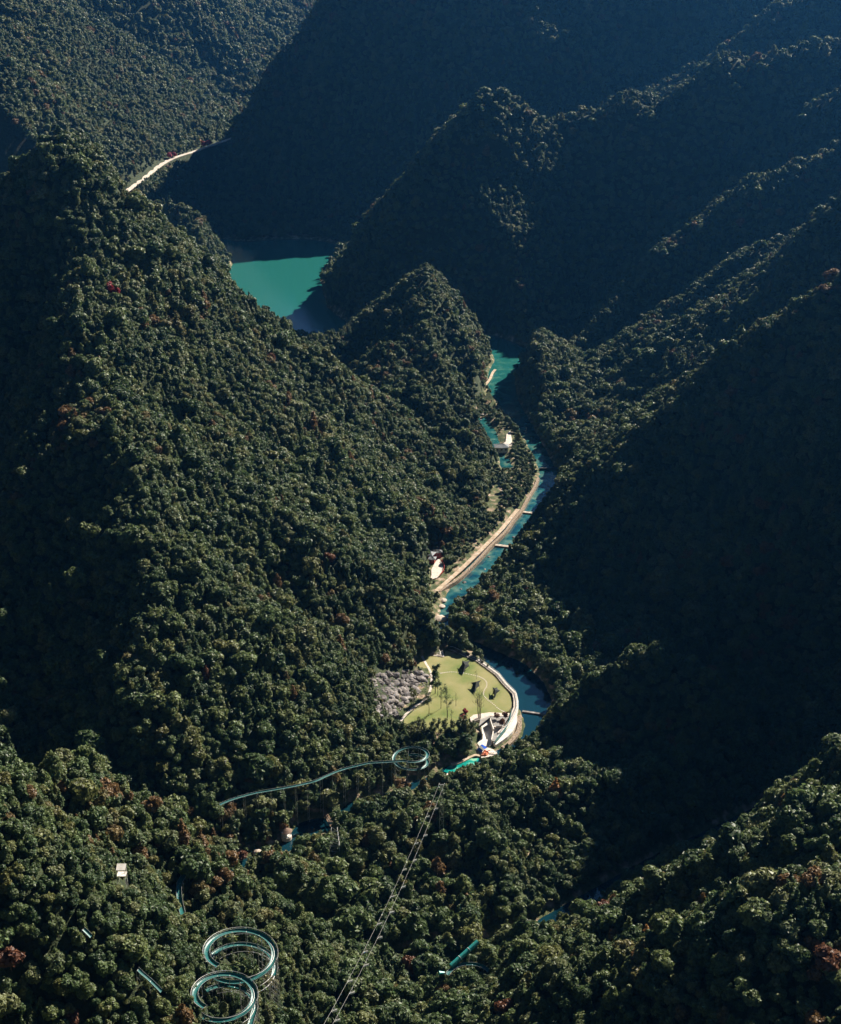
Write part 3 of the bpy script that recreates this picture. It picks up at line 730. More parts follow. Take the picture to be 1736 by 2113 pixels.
# ---- riverside promenade, cobble wall, weirs
mb = MB(); mb.ribbon([(p[0],p[1],3.1) for p in smooth_path(PROM,2)], [7.5]*200, .5) if False else None
pr = [tuple(p) for p in smooth_path([(x,y,2.75) for x,y,_ in PROM], 2)]
mb = MB(); mb.ribbon(pr, 2.8, .5, off=-0.6); mb.build('riverside_path', M['sand'])['kind'] = 'structure'
ew = [Vector(on(q2, x, y, 2.7)) for x, y in ((425,1112),(510,1050),(600,1000),(700,905),(800,805),(900,690),(1000,595),(1070,525),(1130,430),(1195,360),(1225,300),(1270,215),(1335,110),(1360,40))]
mb = MB(ew[0]); mb.ribbon([tuple(p) for p in smooth_path(ew,2)], 1.8, 3.2); o = mb.build('stone_embankment', M['cobble']); o.location = ew[0]
tag(o, 'long brown cobble embankment between the riverside path and the turquoise river', 'embankment')
def weir(name, a, b, w, m, label, cat, z=.8):
    a, b = Vector(a), Vector(b); mb = MB(a); mb.ribbon([tuple(p) for p in resample([a,b],2)], w, 1.6); n = 0
    o = mb.build(name, m); o.location = a; tag(o, label, cat); return o
weir('stone_weir', on(q2,915,668,.9), on(q2,1090,690,.9), 2.6, M['rockw'], 'pale stone weir across the river below the cobble embankment', 'weir')
weir('stone_weir', on(q2,1200,360,.9), on(q2,1410,385,.9), 2.4, M['rockw'], 'pale stone weir across the river where the embankment bends', 'weir')
weir('footbridge', on(q3,1285,1468,1.6), on(q3,1560,1462,1.6), 1.6, M['dark'], 'dark narrow footbridge across the blue reach of the river', 'footbridge')
weir('pond_dam', on(q1,1270,790,.7), on(q1,1530,830,.7), 1.4, M['rockg'], 'dark curved dam at the end of the pond beside the lawn', 'dam')
# upper shore path and meadow
ground_ribbon('shore_path', q3, [(770,320),(735,360),(715,420),(680,470),(640,515),(600,560),(590,640),(620,700),(680,760)], 2.2, M['sand'], 1.6)
sheet('meadow', [on(q3,x,y,2.1)[:2] for x, y in ((755,1700),(830,1705),(835,1800),(800,1900),(730,1950),(690,1900),(720,1790))], 2.1, M['grass2'])
ground_ribbon('path', q3, [(690,1610),(735,1700),(715,1790),(690,1900),(720,2020)], 1.3, M['pave'], 2.0)
ground_ribbon('path', q2, [(1010,160),(1040,230),(1010,300),(960,420),(900,560),(850,600)], 1.5, M['sand'], 3.0)
CLEAR_POLY.append([on(q3,x,y,2)[:2] for x, y in ((740,1680),(850,1690),(860,1830),(800,1960),(690,1980),(670,1880))])
CLEAR_POLY.append([on(q3,x,y,2)[:2] for x, y in ((750,1180),(850,1030),(930,1010),(985,1060),(990,1230),(900,1330),(770,1330))])
CLEAR_POLY.append([on(q2,x,y,3)[:2] for x, y in ((270,740),(440,740),(490,850),(480,960),(400,1010),(320,1000),(330,880))])
CLEAR_POLY.append([on(q2,x,y,3)[:2] for x, y in ((345,1280),(420,1200),(440,1130),(520,1150),(480,1290),(510,1360),(480,1430),(370,1420))])

# ---- hipped-roof houses
def hip_house(c, L, W, H, rz, label, wall, roof, rise=1.8, over=.8, lift=.35, nm='house'):
    t = thing(nm, label, 'house', c)
    t.rotation_euler = (0,0,rz); mb = MB(); mb.box((0,0,H/2-.6),(L,W,H+1.2)); mb.build('wall', wall, t)
    l, w = L/2+over, W/2+over; rl = max(L/2-W/2*.8, .4)
    V = [(-l,-w,H+lift),(l,-w,H+lift),(l,w,H+lift),(-l,w,H+lift),(-rl,0,H+rise),(rl,0,H+rise),(0,-w,H-.05),(0,w,H-.05)]
    F = [(0,6,5,4),(6,1,5),(1,2,5),(2,7,4,5),(7,3,4),(3,0,4)]
    V += [(x,y,z-.22) for x,y,z in V]; F = F + [tuple(reversed([i+8 for i in f])) for f in F] + [(0,8,14,6),(6,14,9,1),(1,9,10,2),(2,10,15,7),(7,15,11,3),(3,11,8,0)]
    mb = MB(); mb.add(V,F); r_ = mb.build('roof', roof, t)
    mb = MB(); mb.box((0,0,H+rise+.06),(2*rl+.6,.3,.3)); mb.build('ridge_cap', M['tile'], r_)
    for k in range(3):
        mb = MB(); mb.box((-L/3+k*L/3,-W/2-.02,H*.5),(L/6,.08,H*.45)); f = mb.build('window', M['dark'], t)
    return t
hip_house(on(q3,838,1262,2.0), 9.5, 6.5, 3.2, .05, 'pavilion house with a broad grey hipped roof between the two green ponds', M['conc'], M['tile'])
tb = Vector(on(q3,925,1160,1.9)); mb = MB(tb); mb.prism([on(q3,x,y,1.9)[:2] for x, y in ((840,1205),(890,1170),(900,1080),(945,1040),(965,1160),(965,1205),(940,1222),(860,1225))], 0.6, 2.4)
o = mb.build('stone_terrace', M['pave']); o.location = tb; tag(o, 'pale stone terrace behind the grey roofed pavilion house', 'terrace')
hip_house(on(q2,325,800,3.4), 6.5, 4.6, 3.2, -.45, 'small temple house with an upturned pale grey roof in the wood beside the plaza', M['redp'], M['tile'])
hip_house(on(q2,360,838,3.2), 3.2, 3, 2.6, -.2, 'tiny grey roofed porch at the plaza edge in front of the temple house', M['redp'], M['tile'], rise=1.1)
hip_house(on(q2,410,785,3.2), 4.2, 3.2, 3.4, .1, 'red gate house with a dark roof behind the white plaza', M['redp'], M['dark'], rise=1.0)
mb = MB(); mb.prism([on(q2,x,y,3.3)[:2] for x, y in ((352,960),(350,905),(375,860),(400,815),(425,810),(452,850),(462,900),(440,950),(400,985),(330,1010))], 1.5, 3.3); mb.build('plaza', M['pave'])['kind'] = 'structure'
railing('railing', smooth_path([on(q2,x,y,3.3) for x, y in ((445,830),(468,860),(474,900),(462,940),(430,972))],1), 0, 'red lacquered railing curving round the white plaza', 'railing', M['redp'], h=1.3, r=.14, step=1.6)

# ---- pavilion, log bridge, stream rocks
pc = hit(*q5b(525,735), 450, 640); pc = (pc[0], pc[1], max(pc[2], 1.8))
t = thing('pavilion', 'round open pavilion with brown conical roof and white posts beside the green pool', 'pavilion', pc)
mb = MB(); mb.prism([(2.4*math.cos(k*.3927), 2.4*math.sin(k*.3927)) for k in range(16)], -1.5, .3); mb.build('floor', M['pave'], t)
for k in range(8):
    a = k*.785+.2; mb = MB(); mb.bar((2.05*math.cos(a),2.05*math.sin(a),.3),(2.05*math.cos(a),2.05*math.sin(a),2.9),.11,6); mb.build('post', M['white'], t)
mb = MB(); n = 20; V = [(2.75*math.cos(k*2*math.pi/n), 2.75*math.sin(k*2*math.pi/n), 2.8) for k in range(n)] + [(1.3*math.cos(k*2*math.pi/n), 1.3*math.sin(k*2*math.pi/n), 3.75) for k in range(n)] + [(0,0,4.4),(0,0,2.95)]
F = [(k,(k+1)%n,n+(k+1)%n,n+k) for k in range(n)] + [(n+k,n+(k+1)%n,2*n) for k in range(n)] + [((k+1)%n,k,2*n+1) for k in range(n)]
mb.add(V,F); r_ = mb.build('roof', M['roofred'], t); mb = MB(); mb.bar((0,0,4.3),(0,0,5.0),.12,6,.03); mb.build('finial', M['wood'], r_)
mb = MB(); mb.prism([(1.9*math.cos(k*.785),1.9*math.sin(k*.785)) for k in range(8)], .3, .75); mb.build('bench_ring', M['white'], t)
CLEAR.append((pc[0], pc[1], 5.0)); CLEAR.append((pc[0]+.5, pc[1]-6, 4.5)); CLEAR.append((pc[0]+5, pc[1]-1, 3.5))
a, b = Vector(on(q5b,828,538,1.2)), Vector(on(q5b,900,655,1.2))
t = thing('log_bridge', 'low wooden log bridge of three rows of planks across the green pool', 'footbridge', a)
d = (b-a).normalized(); nrm = Vector((-d.y,d.x,0))
mb = MB(a); mb.bar(a+nrm*.9-Vector((0,0,.15)), b+nrm*.9-Vector((0,0,.15)), .14); mb.bar(a-nrm*.9-Vector((0,0,.15)), b-nrm*.9-Vector((0,0,.15)), .14); mb.build('beam', M['dark'], t)
for i, p in enumerate(resample([a,b], .75)):
    for k in (-1,0,1):
        mb = MB(a); mb.box(p+nrm*k*.85, (.42,.62,.16), math.atan2(d.y,d.x)); mb.build('plank', M['wood'], t)
ri = 0
def boulder(q, x, y, r_, label, m='rockw', z=None, sq=.65):
    global ri
    p = hit(*q(x,y), 380, 1300) if z is None else on(q,x,y,z)
    mb = MB(); mb.rock((0,0,0), r_, 200+ri, sq); o = mb.build('boulder', M[m]); o.location = (p[0],p[1],p[2]+r_*.1); ri += 1
    tag(o, label, 'boulder'); return o
boulder(q5b,292,845,2.6,'large brown boulder on the stream bank to the left of the round pavilion')
CLEAR.append((*on(q5b,292,845,1)[:2],4.5)); CLEAR.append((*on(q5b,292,870,1)[:2],4.5))
boulder(q5b,90,900,1.1,'small brown boulder at the bend of the shallow stream', z=.5)
boulder(q5b,110,930,.9,'small boulder lying mid-stream below the pavilion',z=.3); boulder(q5b,60,965,.6,'little wet boulder at the lower end of the shallow stream',z=.2)
boulder(q5b,140,880,1.0,'tawny boulder on the near bank of the shallow stream',z=.6)
boulder(q4,772,1335,1.0,'lone white boulder at the edge of the dark ravine', z=None)
boulder(q2,660,1030,1.6,'largest dark boulder standing in the turquoise river','rockg',z=.0,sq=.5)
boulder(q2,628,1095,.9,'low dark boulder just below the largest river boulder','rockg',z=-.1,sq=.5)
boulder(q2,895,790,1.0,'grey boulder in the middle of the turquoise river between embankment and trees','rockg',z=0,sq=.5)
boulder(q2,855,908,.9,'pale boulder in the turquoise river near the tree covered bank','rockw',z=0,sq=.5)
boulder(q2,1125,605,1.2,'dark boulder in the river between the two pale weirs','rockg',z=0,sq=.5)
boulder(q2,1458,120,.8,'tiny dark boulder alone in the blue reach of the river','rockg',z=0,sq=.5)
boulder(q3,640,1070,1.2,'dark boulder standing in the upper green pond','rockg',z=0,sq=.5)
boulder(q3,600,908,.9,'small dark boulder at the top of the upper green pond','rockg',z=0,sq=.5)
boulder(q2,455,1200,3.4,'long tawny rock shelf where the river leaves the embankment','rockw',z=.2,sq=.3)
boulder(q2,440,1260,2.8,'tawny rock shelf at the narrowing of the river','rockw',z=.2,sq=.3)
boulder(q2,430,1375,4.6,'broad pale rock slab across the narrow river above the lawn','rockw',z=.2,sq=.22)
boulder(q2,400,1310,1.8,'pointed pale rock at the edge of the narrow river','rockw',z=.4,sq=.4)
boulder(q2,680,1240,2.4,'tawny rock bank on the tree covered side of the river','rockw',z=1.4,sq=.35)
boulder(q1,720,195,1.6,'flat pale rock outside the promenade railing','rockw',z=.6,sq=.25)
CLEAR.append((*on(q2,690,1240,1)[:2],3.5))
for i,(x,y) in enumerate(((575,860),(620,850),(690,870),(730,900),(570,760),(610,700),(650,740))):
    boulder(q3,x,y,1.8+.4*(i%3),'tawny rock %s' % ('at the far corner of the upper pond','on the rim of the upper pond beside the shore path end','on the rim of the upper pond below the first trees','on the right rim of the upper pond','beside the bend of the shore path','touching the shore path above the pond','at the lower end of the shore path')[i], z=.9, sq=.5)

# ---- far road and the red trees along it
rp = [tuple(p) for p in smooth_path([(x,y,z+.35) for x,y,z in ROAD], 2)]
mb = MB(); mb.ribbon(rp, 6.5, .8); mb.build('mountain_road', M['road'])['kind'] = 'structure'

# ---- single trees of special colour
def leafball(name, c, scale_, m, label, cat='tree', seed=1, style='broad', n_leaf=85, leaf=.5, th=4.5, group=None):
    t = thing(name, label, cat, c, group); t.scale = (scale_,)*3
    o = bpy.data.objects.new('crown', crown_mesh(name+'_crown', seed, style, leaf, n_leaf, M[m])); COL.objects.link(o); o.parent = t
    o = bpy.data.objects.new('trunk', trunk_mesh('trunk', th, .2, seed)); COL.objects.link(o); o.parent = t
    CLEAR.append((c[0], c[1], 2.6*scale_)); return t
for i,(dx,dy,sc,m,st,lb) in enumerate((
    (1530,468,1.5,'rust','broad','rusty orange tree alone on the shadowed upper right ridge'),
    (228,600,.9,'red','broad','left of two small crimson trees on the big left mountain'), (240,606,.8,'red','broad','right of two small crimson trees on the big left mountain'),
    (1145,1640,1.1,'gold','fir','tall amber fir at the edge of the deep shade right of the concrete building'),
    (845,2008,1.15,'rust','broad','round brown autumn tree on the rim of the dark ravine'),
    (1243,1885,.9,'rust','broad','small rusty tree on the skyline of the near right slope'),
    (1332,1945,.9,'gold','fir','small pointed amber tree on the near right slope'),
    (1705,2010,1.3,'rust','broad','large rusty tree at the right edge of the near slope'),
    (1040,2095,1.1,'rust','broad','orange brown tree at the bottom edge right of the chairlift'),
    (25,1998,1.3,'rust','broad','dull red tree at the left edge of the near slope'),
    (150,2108,.7,'rust','broad','reddish tree cut by the bottom edge left of the lower spiral'),
    (1175,1385,.5,'rust','broad','small rusty bush on the dark bank above the spur'),
    (425,1400,1.0,'rust','fir','slim rusty fir on the lower left mountain'), (680,1160,1.0,'rust','broad','rusty tree on the mid spur of the left mountain'),
    (742,1130,.8,'rust','broad','smaller rusty tree right of the mid spur'), (560,745,1.1,'rust','broad','reddish brown tree high on the left mountain'),
    (860,1232,.8,'rust','broad','rusty tree at the foot of the left mountain near the temple house'),
    (585,1712,.7,'gold','broad','tawny tree directly behind the round pavilion'), (500,1770,.7,'rust','broad','brown leaved tree left of the brown boulder'),
    (1015,1222,.8,'rust','broad','reddish tree on the near bank of the river bend'), (1085,1225,.9,'rust','broad','reddish brown tree inside the wood right of the river bend'),
    (350,322,1.2,'red','broad','leftmost crimson tree beside the far road'), (361,319,1.0,'red','broad','small crimson tree next to the leftmost one on the far road'),
    (412,297,1.4,'gold','broad','orange tree above the far road'), (422,299,1.2,'red','broad','crimson tree touching the orange one above the far road'), (432,296,1.2,'red','broad','rightmost crimson tree above the far road'))):
    p = hit(dx, dy+6, 340)
    leafball('fir_tree' if st == 'fir' else 'autumn_tree', (p[0],p[1],p[2]-.3), sc, m, lb, seed=40+i, style=st)
for i,(x,y,sc,lb) in enumerate(((703,812,.42,'upper of two crimson shrubs at the lower lawn edge'), (685,880,.5,'lower of two crimson shrubs at the lower lawn edge'))):
    p = on(q1,x,y,LZ); leafball('red_shrub', (p[0],p[1],p[2]-.8), sc, 'red', lb, 'shrub', 80+i, th=3)
for i,(x,y,sc,lb) in enumerate(((1075,500,.5,'rust leaved tree on the roof terrace, nearest the sunken court'), (1200,495,.52,'rust leaved tree on the roof terrace, nearest the lawn corner'), (1150,600,.55,'rust leaved tree on the roof terrace, nearest the loungers'))):
    p = on(q1b,x,y,3.0); leafball('autumn_tree', (p[0],p[1],p[2]-.2), sc, 'rust', lb, 'tree', 90+i, n_leaf=45)

# ---- lawn trees: trunk, forking limbs, twigs, loose foliage
def limbs(h, spread, seed, multi=1, twig=True, start=.35):
    rr = random.Random(seed); mb = MB(); tips = []
    for m_ in range(multi):
        a0 = m_*6.28/multi; off = Vector((math.cos(a0),math.sin(a0),0))*(.55 if multi > 1 else 0); top = off*2.2 + Vector((rr.uniform(-.4,.4), rr.uniform(-.4,.4), h*(.85+.15*rr.random())))
        r0 = .16*(h/12)**.8; last = off-Vector((0,0,.5)); N_ = 6
        for i in range(1, N_+1):
            t = i/N_; p = off.lerp(top, t)+Vector((rr.uniform(-.12,.12), rr.uniform(-.12,.12), 0)); mb.bar(last, p, r0*(1-.85*(i-1)/N_), 6, r0*(1-.85*t)); last = p
        for i in range(13):
            t = start+(1-start)*(i/13); b = off.lerp(top, t); a = rr.uniform(0,6.28); l = spread*(1-t*.6)*rr.uniform(.6,1.1)
            e = b+Vector((math.cos(a)*l, math.sin(a)*l, l*rr.uniform(.7,1.5))); mid = b.lerp(e,.5)+Vector((0,0,-.1*l))
            mb.bar(b, mid, r0*.38*(1.1-t), 5, r0*.22*(1.1-t)); mb.bar(mid, e, r0*.22*(1.1-t)+.012, 5, .02); tips += [mid, e]
            if twig:
                for k in range(4):
                    s_ = mid.lerp(e, rr.uniform(0,1)); tt = s_+Vector((rr.uniform(-.5,.5), rr.uniform(-.5,.5), rr.uniform(.2,.8)))*l*.6; mb.bar(s_, tt, .028, 4, .012); tips.append(tt)
    return mb, tips
def lawn_tree(c, h, spread, seed, label, leaves=0, m='dryleaf', multi=1, nm='lawn_tree', lsize=.28, z=LZ, start=.35):
    t = thing(nm, label, 'tree', (c[0],c[1],z-.05)); mb, tips = limbs(h, spread, seed, multi, True, start); mb.build('branches', M['bark'], t)
    if leaves:
        r = np.random.default_rng(seed); T = np.array([tuple(p) for p in tips]); n = leaves
        P = T[r.integers(0,len(T),n)] + r.normal(size=(n,3))*spread*.13; nn = r.normal(size=(n,3)); nn[:,2] = np.abs(nn[:,2])+.3; nn /= np.linalg.norm(nn,axis=1)[:,None]
        tt = np.cross(nn, r.normal(size=(n,3))); tt /= np.linalg.norm(tt,axis=1)[:,None]; b = np.cross(nn,tt); s_ = lsize*r.uniform(.6,1.4,(n,1))
        V = np.stack([P-tt*s_, P+b*s_*.6, P+tt*s_, P-b*s_*.6],1).reshape(-1,3); mb = MB(); mb.v = [tuple(v) for v in V]; mb.f = [tuple(range(4*i,4*i+4)) for i in range(n)]
        mb.build('foliage', M[m], t)
    return t
LT = [
 ((407,618),19,3.2,'tall dense dark green tree at the upper left of the lawn beside the path',2600,'leaf',1,.35,.15),
 ((432,640),13,2.0,'slim leaning tree just right of the tall dense one',250,'dryleaf',1,.25,.3),
 ((462,768),13,2.2,'thin nearly bare tree left of the tallest open tree',160,'dryleaf',1,.25,.3),
 ((525,866),21,3.4,'tallest open crowned tree in the middle left of the lawn',700,'dryleaf',1,.25,.3),
 ((612,742),8.5,1.5,'small bare leafless tree in the middle of the lawn',0,'dryleaf',1,.25,.3),
 ((346,830),13,3.0,'round loose crowned tree between the path and the grass',800,'dryleaf',1,.28,.4),
 ((192,788),13,2.8,'dark leaved tree at the foot of the rock slope',900,'leaf',1,.3,.35),
 ((565,915),8.5,1.2,'whip thin young tree at the lower lawn edge',60,'dryleaf',1,.2,.3),
 ((842,868),17,3.6,'tall bare many stemmed tree beside the concrete building',120,'dryleaf',5,.22,.45),
 ((814,475),6,1.5,'little bare tree above the largest shade sail',0,'dryleaf',1,.2,.4),
 ((236,1085),14,2.8,'leftmost slender tree of the grove below the lawn',1000,'dryleaf',1,.3,.25),
 ((300,1095),13,2.6,'second slender tree of the grove, left of the open gap',800,'dryleaf',1,.3,.25),
 ((380,1090),14,2.8,'bushy tree in the middle of the grove below the lawn',1100,'leaf',1,.3,.25),
 ((440,1092),13,2.4,'slender pale tree in the grove behind the stream wall',700,'dryleaf',1,.3,.25),
 ((500,1085),14,2.8,'full crowned tree at the right of the grove',1000,'dryleaf',1,.3,.25),
 ((570,1080),12,2.6,'last tree of the grove before the dark shrubbery',900,'dryleaf',1,.3,.25),
 ((690,1060),12,3.4,'dense dark tree between the grove and the concrete building',2400,'leaf',1,.35,.1),
 ((640,1080),10,3.0,'dense dark tree under the crimson shrubs',1900,'leaf',1,.35,.1),
 ((760,1040),9,2.2,'light green tree against the building wall',700,'dryleaf',1,.28,.2)]
for i,(c,h,sp,lb,lv,m,mu,ls,st) in enumerate(LT):
    lawn_tree(on(q1,*c,LZ), h, sp, 300+i, lb, lv, m, mu, lsize=ls, start=st)
lawn_tree(on(q3,735,1215,1.5), 5, 1.6, 401, 'bare tree at the lower end of the upper green pond', 0, z=1.2)

# ---- glass slides on steel trestles
def slide(name, label, path, width, depth, ground=None, step_post=3.2, ring_levels=(), centre=None, radius=None, m='teal', posts=True, open_top=True, seed=0, rail=True):
    P = [Vector(p) for p in path]; base = Vector((P[0].x, P[0].y, P[0].z)); t = thing(name, label, 'slide', base)
    n = len(P); V = []; F = []; w = width/2; L_, R_, T_ = [], [], []
    prof = [(-w,depth),(-w*.95,depth*.4),(-w*.6,.04),(0,-.05),(w*.6,.04),(w*.95,depth*.4),(w,depth)]; k = len(prof)
    for i, p in enumerate(P):
        d = P[min(i+1,n-1)]-P[max(i-1,0)]; d.z = 0; d.normalize(); s_ = Vector((-d.y,d.x,0)); T_.append(s_)
        for a, z in prof: V.append(p+s_*a+Vector((0,0,z)))
        for a, z in prof: V.append(p+s_*a*.93+Vector((0,0,z+.06)))
        L_.append(p+s_*w+Vector((0,0,depth+.05))); R_.append(p-s_*w+Vector((0,0,depth+.05)))
    for i in range(n-1):
        a, b = i*2*k, (i+1)*2*k
        for j in range(k-1):
            F.append((a+j,b+j,b+j+1,a+j+1)); F.append((a+k+j+1,b+k+j+1,b+k+j,a+k+j))
    mb = MB(base); mb.add(V,F); mb.build('trough', M[m], t)
    if rail:
        for S in (L_, R_):
            mb = MB(base); mb.tube(S, .04, 5); mb.build('rim', M['rim'], t)
    mb = MB(base); acc = 0
    for i in range(1, n):
        acc += (P[i]-P[i-1]).length
        if acc > 1.9:
            acc = 0; mb.bar(P[i]+T_[i]*w*1.02-Vector((0,0,.12)), P[i]-T_[i]*w*1.02-Vector((0,0,.12)), .05, 4)
            mb.bar(P[i]+T_[i]*w-Vector((0,0,.1)), P[i]+T_[i]*w+Vector((0,0,depth)), .04, 4); mb.bar(P[i]-T_[i]*w-Vector((0,0,.1)), P[i]-T_[i]*w+Vector((0,0,depth)), .04, 4)
    mb.build('cross_ribs', M['steel'], t)
    if posts:
        acc = step_post
        for i in range(n):
            if i: acc += (P[i]-P[i-1]).length
            if acc >= step_post:
                acc = 0; gz = ground_z(P[i].x, P[i].y)
                if P[i].z-gz < 1: continue
                out = T_[i]*w*1.25
                mb = MB(base); mb.bar((P[i]-out).to_tuple(), (P[i]+out).to_tuple(), .07, 5)
                for sg in (1,-1): mb.bar(((P[i]+out*sg).x,(P[i]+out*sg).y,gz-.5), P[i]+out*sg+Vector((0,0,.3)), .075, 5)
                zz = gz+1
                while zz+3 < P[i].z:
                    a_, b_ = P[i]+out, P[i]-out; mb.bar((a_.x,a_.y,zz),(b_.x,b_.y,zz+3),.045,4); zz += 3
                mb.build('trestle', M['steel'], t)
    return t, base
def helix(c, r, z0, pitch, turns, a0, n_per=40, exitlen=0, ccw=1):
    out = []
    for i in range(int(turns*n_per)+1):
        a = a0+ccw*2*math.pi*i/n_per; out.append((c[0]+r*math.cos(a), c[1]+r*math.sin(a), z0-pitch*i/n_per))
    if exitlen:
        d = (Vector(out[-1])-Vector(out[-2])).normalized()
        out += [tuple(Vector(out[-1])+d*exitlen*(k+1)/4) for k in range(4)]
    return out
def spiral(q, ex, ey, rx, ztop, pitch, turns, a0, label, exitlen, ccw=1):
    c = PZ(*q(ex, ey), ztop); k = project(*c)[2]; r = rx*(1 if q is None else 1)
    r = rx/ (FPX*1736/841/k)
    t, base = slide('spiral_slide', label, helix(c, r, ztop, pitch, turns, a0, 44, exitlen, ccw), 1.9, .55, step_post=2*math.pi*r/16)
    # steel rings and outer handrail
    for lv in (pitch*.45, pitch*1.35, pitch*1.75):
        mb = MB(base); pts = [(c[0]+r*1.0*math.cos(a), c[1]+r*math.sin(a), ztop-lv-.6) for a in [j*6.2832/32 for j in range(33)]]; mb.tube([Vector(p) for p in pts], .09, 5); mb.build('brace_ring', M['steel'], t)
    mb = MB(base); pts = [Vector((c[0]+(r+1.3)*math.cos(a), c[1]+(r+1.3)*math.sin(a), ztop+.9-pitch*(j/44))) for j, a in enumerate([a0+ccw*6.2832*k/44 for k in range(31)])]; mb.tube(pts, .07, 5)
    for p in pts[::2]: mb.bar(p, p-Vector((0,0,1.1)), .05, 4)
    mb.build('handrail', M['steel'], t)
    return c, r
SC1 = PZ(*q5(745,598), 38)
S1 = spiral(q5, 745, 598, 69, ground_z(SC1[0],SC1[1])+10.5, 5.8, 1.7, math.pi*1.3, 'upper and larger teal glass spiral slide on white steel trestles', 0, -1)
SC2 = PZ(*q5(535,1165), 38)
S2 = spiral(q5, 535, 1165, 60.5, ground_z(SC2[0],SC2[1])+14, 4.6, 1.7, math.pi*1.3, 'lower and smaller teal glass spiral slide on white steel trestles', 7, -1)
print('SPIRAL', S1, S2, ground_z(*S1[0][:2]), ground_z(*S2[0][:2]))
def air(q, pts, z, lo=380, hi=900):
    return [on(q, x, y, zz) for (x, y), zz in zip(pts, z if hasattr(z,'__len__') else [z]*len(pts))]
lp = smooth_path(air(q5b, ((10,468),(110,425),(280,378),(420,355),(590,325),(680,305),(760,285),(850,240),(960,195),(1060,170),(1170,145)), [22,22,21.5,21,20.5,20,20,20,20,20,20]), 2)
hc = on(q5b, 1490, 72, 18.5); kk = 8.0
hx = helix((hc[0], hc[1]), kk, 19.2, 4.2, 1.6, -math.pi*.62, 36, 0, 1)
slide('glass_slide', 'long teal glass slide on tall trestles, running from the dark slope to the loop', [tuple(p) for p in resample(list(lp)+[Vector(hx[0])], 1.5)][:-1] + hx, 1.6, .5, step_post=5.5)
CLEAR.append((hc[0], hc[1], 9.5))
def keep_path(P, w, ymax=1e9, up=0.6, down=-0.6, mrg=.6):
    T_, B_2 = [], []
    for p in P:
        a = project(p[0], p[1], p[2]+w*.35+up); b = project(p[0], p[1], p[2]-w*.35+down); T_.append((a[0], a[1])); B_2.append((b[0], b[1]))
    L_ = T_ + B_2[::-1]
    wd = [(x+dx_, y) for dx_ in (-w*1.4, w*1.4) for x, y in L_]
    KEEP.append((L_, ymax, mrg)); KEEP.append(([(x-w*1.6, y) for x, y in L_], ymax, mrg)); KEEP.append(([(x+w*1.6, y) for x, y in L_], ymax, mrg))
def slope_slide(q, pts, lift, label, w=1.5, **k):
    P = [hit(*q(x,y), 330, 700) for x, y in pts]; P = smooth_path([(p[0], p[1], p[2]+lift) for p in P], 2)
    keep_path(P, w, P[0].y+3, mrg=1.3)
    return slide('glass_slide', label, [tuple(p) for p in resample(P, 1.4)], w, .5, step_post=5, **k)
slope_slide(q2b, ((1322,835),(1300,870),(1275,910),(1272,990),(1285,1070),(1310,1160)), 5, 'short teal slide with white rims running down the left near slope above the upper spiral', 1.9)
slope_slide(q2b, ((985,1545),(1020,1580),(1060,1612),(1100,1650),(1150,1700)), 6, 'short teal slide between the trees left of the lower spiral')
slope_slide(q2b, ((600,1262),(625,1285),(655,1315)), 6, 'tiny stretch of teal slide in a gap on the left near slope')
# covered tube and little arc at the right
ta, tb_ = Vector(on(q6,430,905,26)), Vector(on(q6,965,425,31))
t = thing('tube_slide', 'straight bright teal tube slide above the near right slope', 'slide', ta)
mb = MB(ta); mb.bar(ta, tb_, .95, 14); mb.build('tube', M['tealp'], t)
for p in resample([ta,tb_], 4)[1:-1]:
    d = (tb_-ta).normalized(); mb = MB(ta); mb.bar(p-d*.1, p+d*.1, 1.03, 14); mb.build('flange', M['white'], t)
    mb = MB(ta); mb.bar((p.x,p.y-.3,ground_z(p.x,p.y)-.5), p-Vector((0,0,.8)), .14, 6); mb.build('post', M['steel'], t)
keep_path([ta, tb_], 2.2, ta.y+30)
ac = on(q6, 780, 1260, 24)
arc = [(ac[0]+8.5*math.cos(a), ac[1]+8.5*math.sin(a), 25+i*.05) for i, a in enumerate([math.pi*(.86-.72*k/24) for k in range(25)])]
slide('glass_slide', 'curved teal slide arc directly below the tube slide', arc, 1.6, .5, step_post=5)
keep_path(arc, 1.6, arc[0][1]+20, mrg=1.2)
vb = on(q6, 240, 1050, 24); mb = MB(); mb.bar((-.9,0,0),(1.2,.6,-.4),.9,12,.5); o = mb.build('slide_mouth', M['tealp']); o.location = vb; tag(o, 'short bright teal slide mouth poking out of the trees left of the tube', 'slide')
KEEP.append(([q6(*p) for p in ((200,1000),(290,1000),(290,1100),(200,1100))], vb[1]+8, .6))

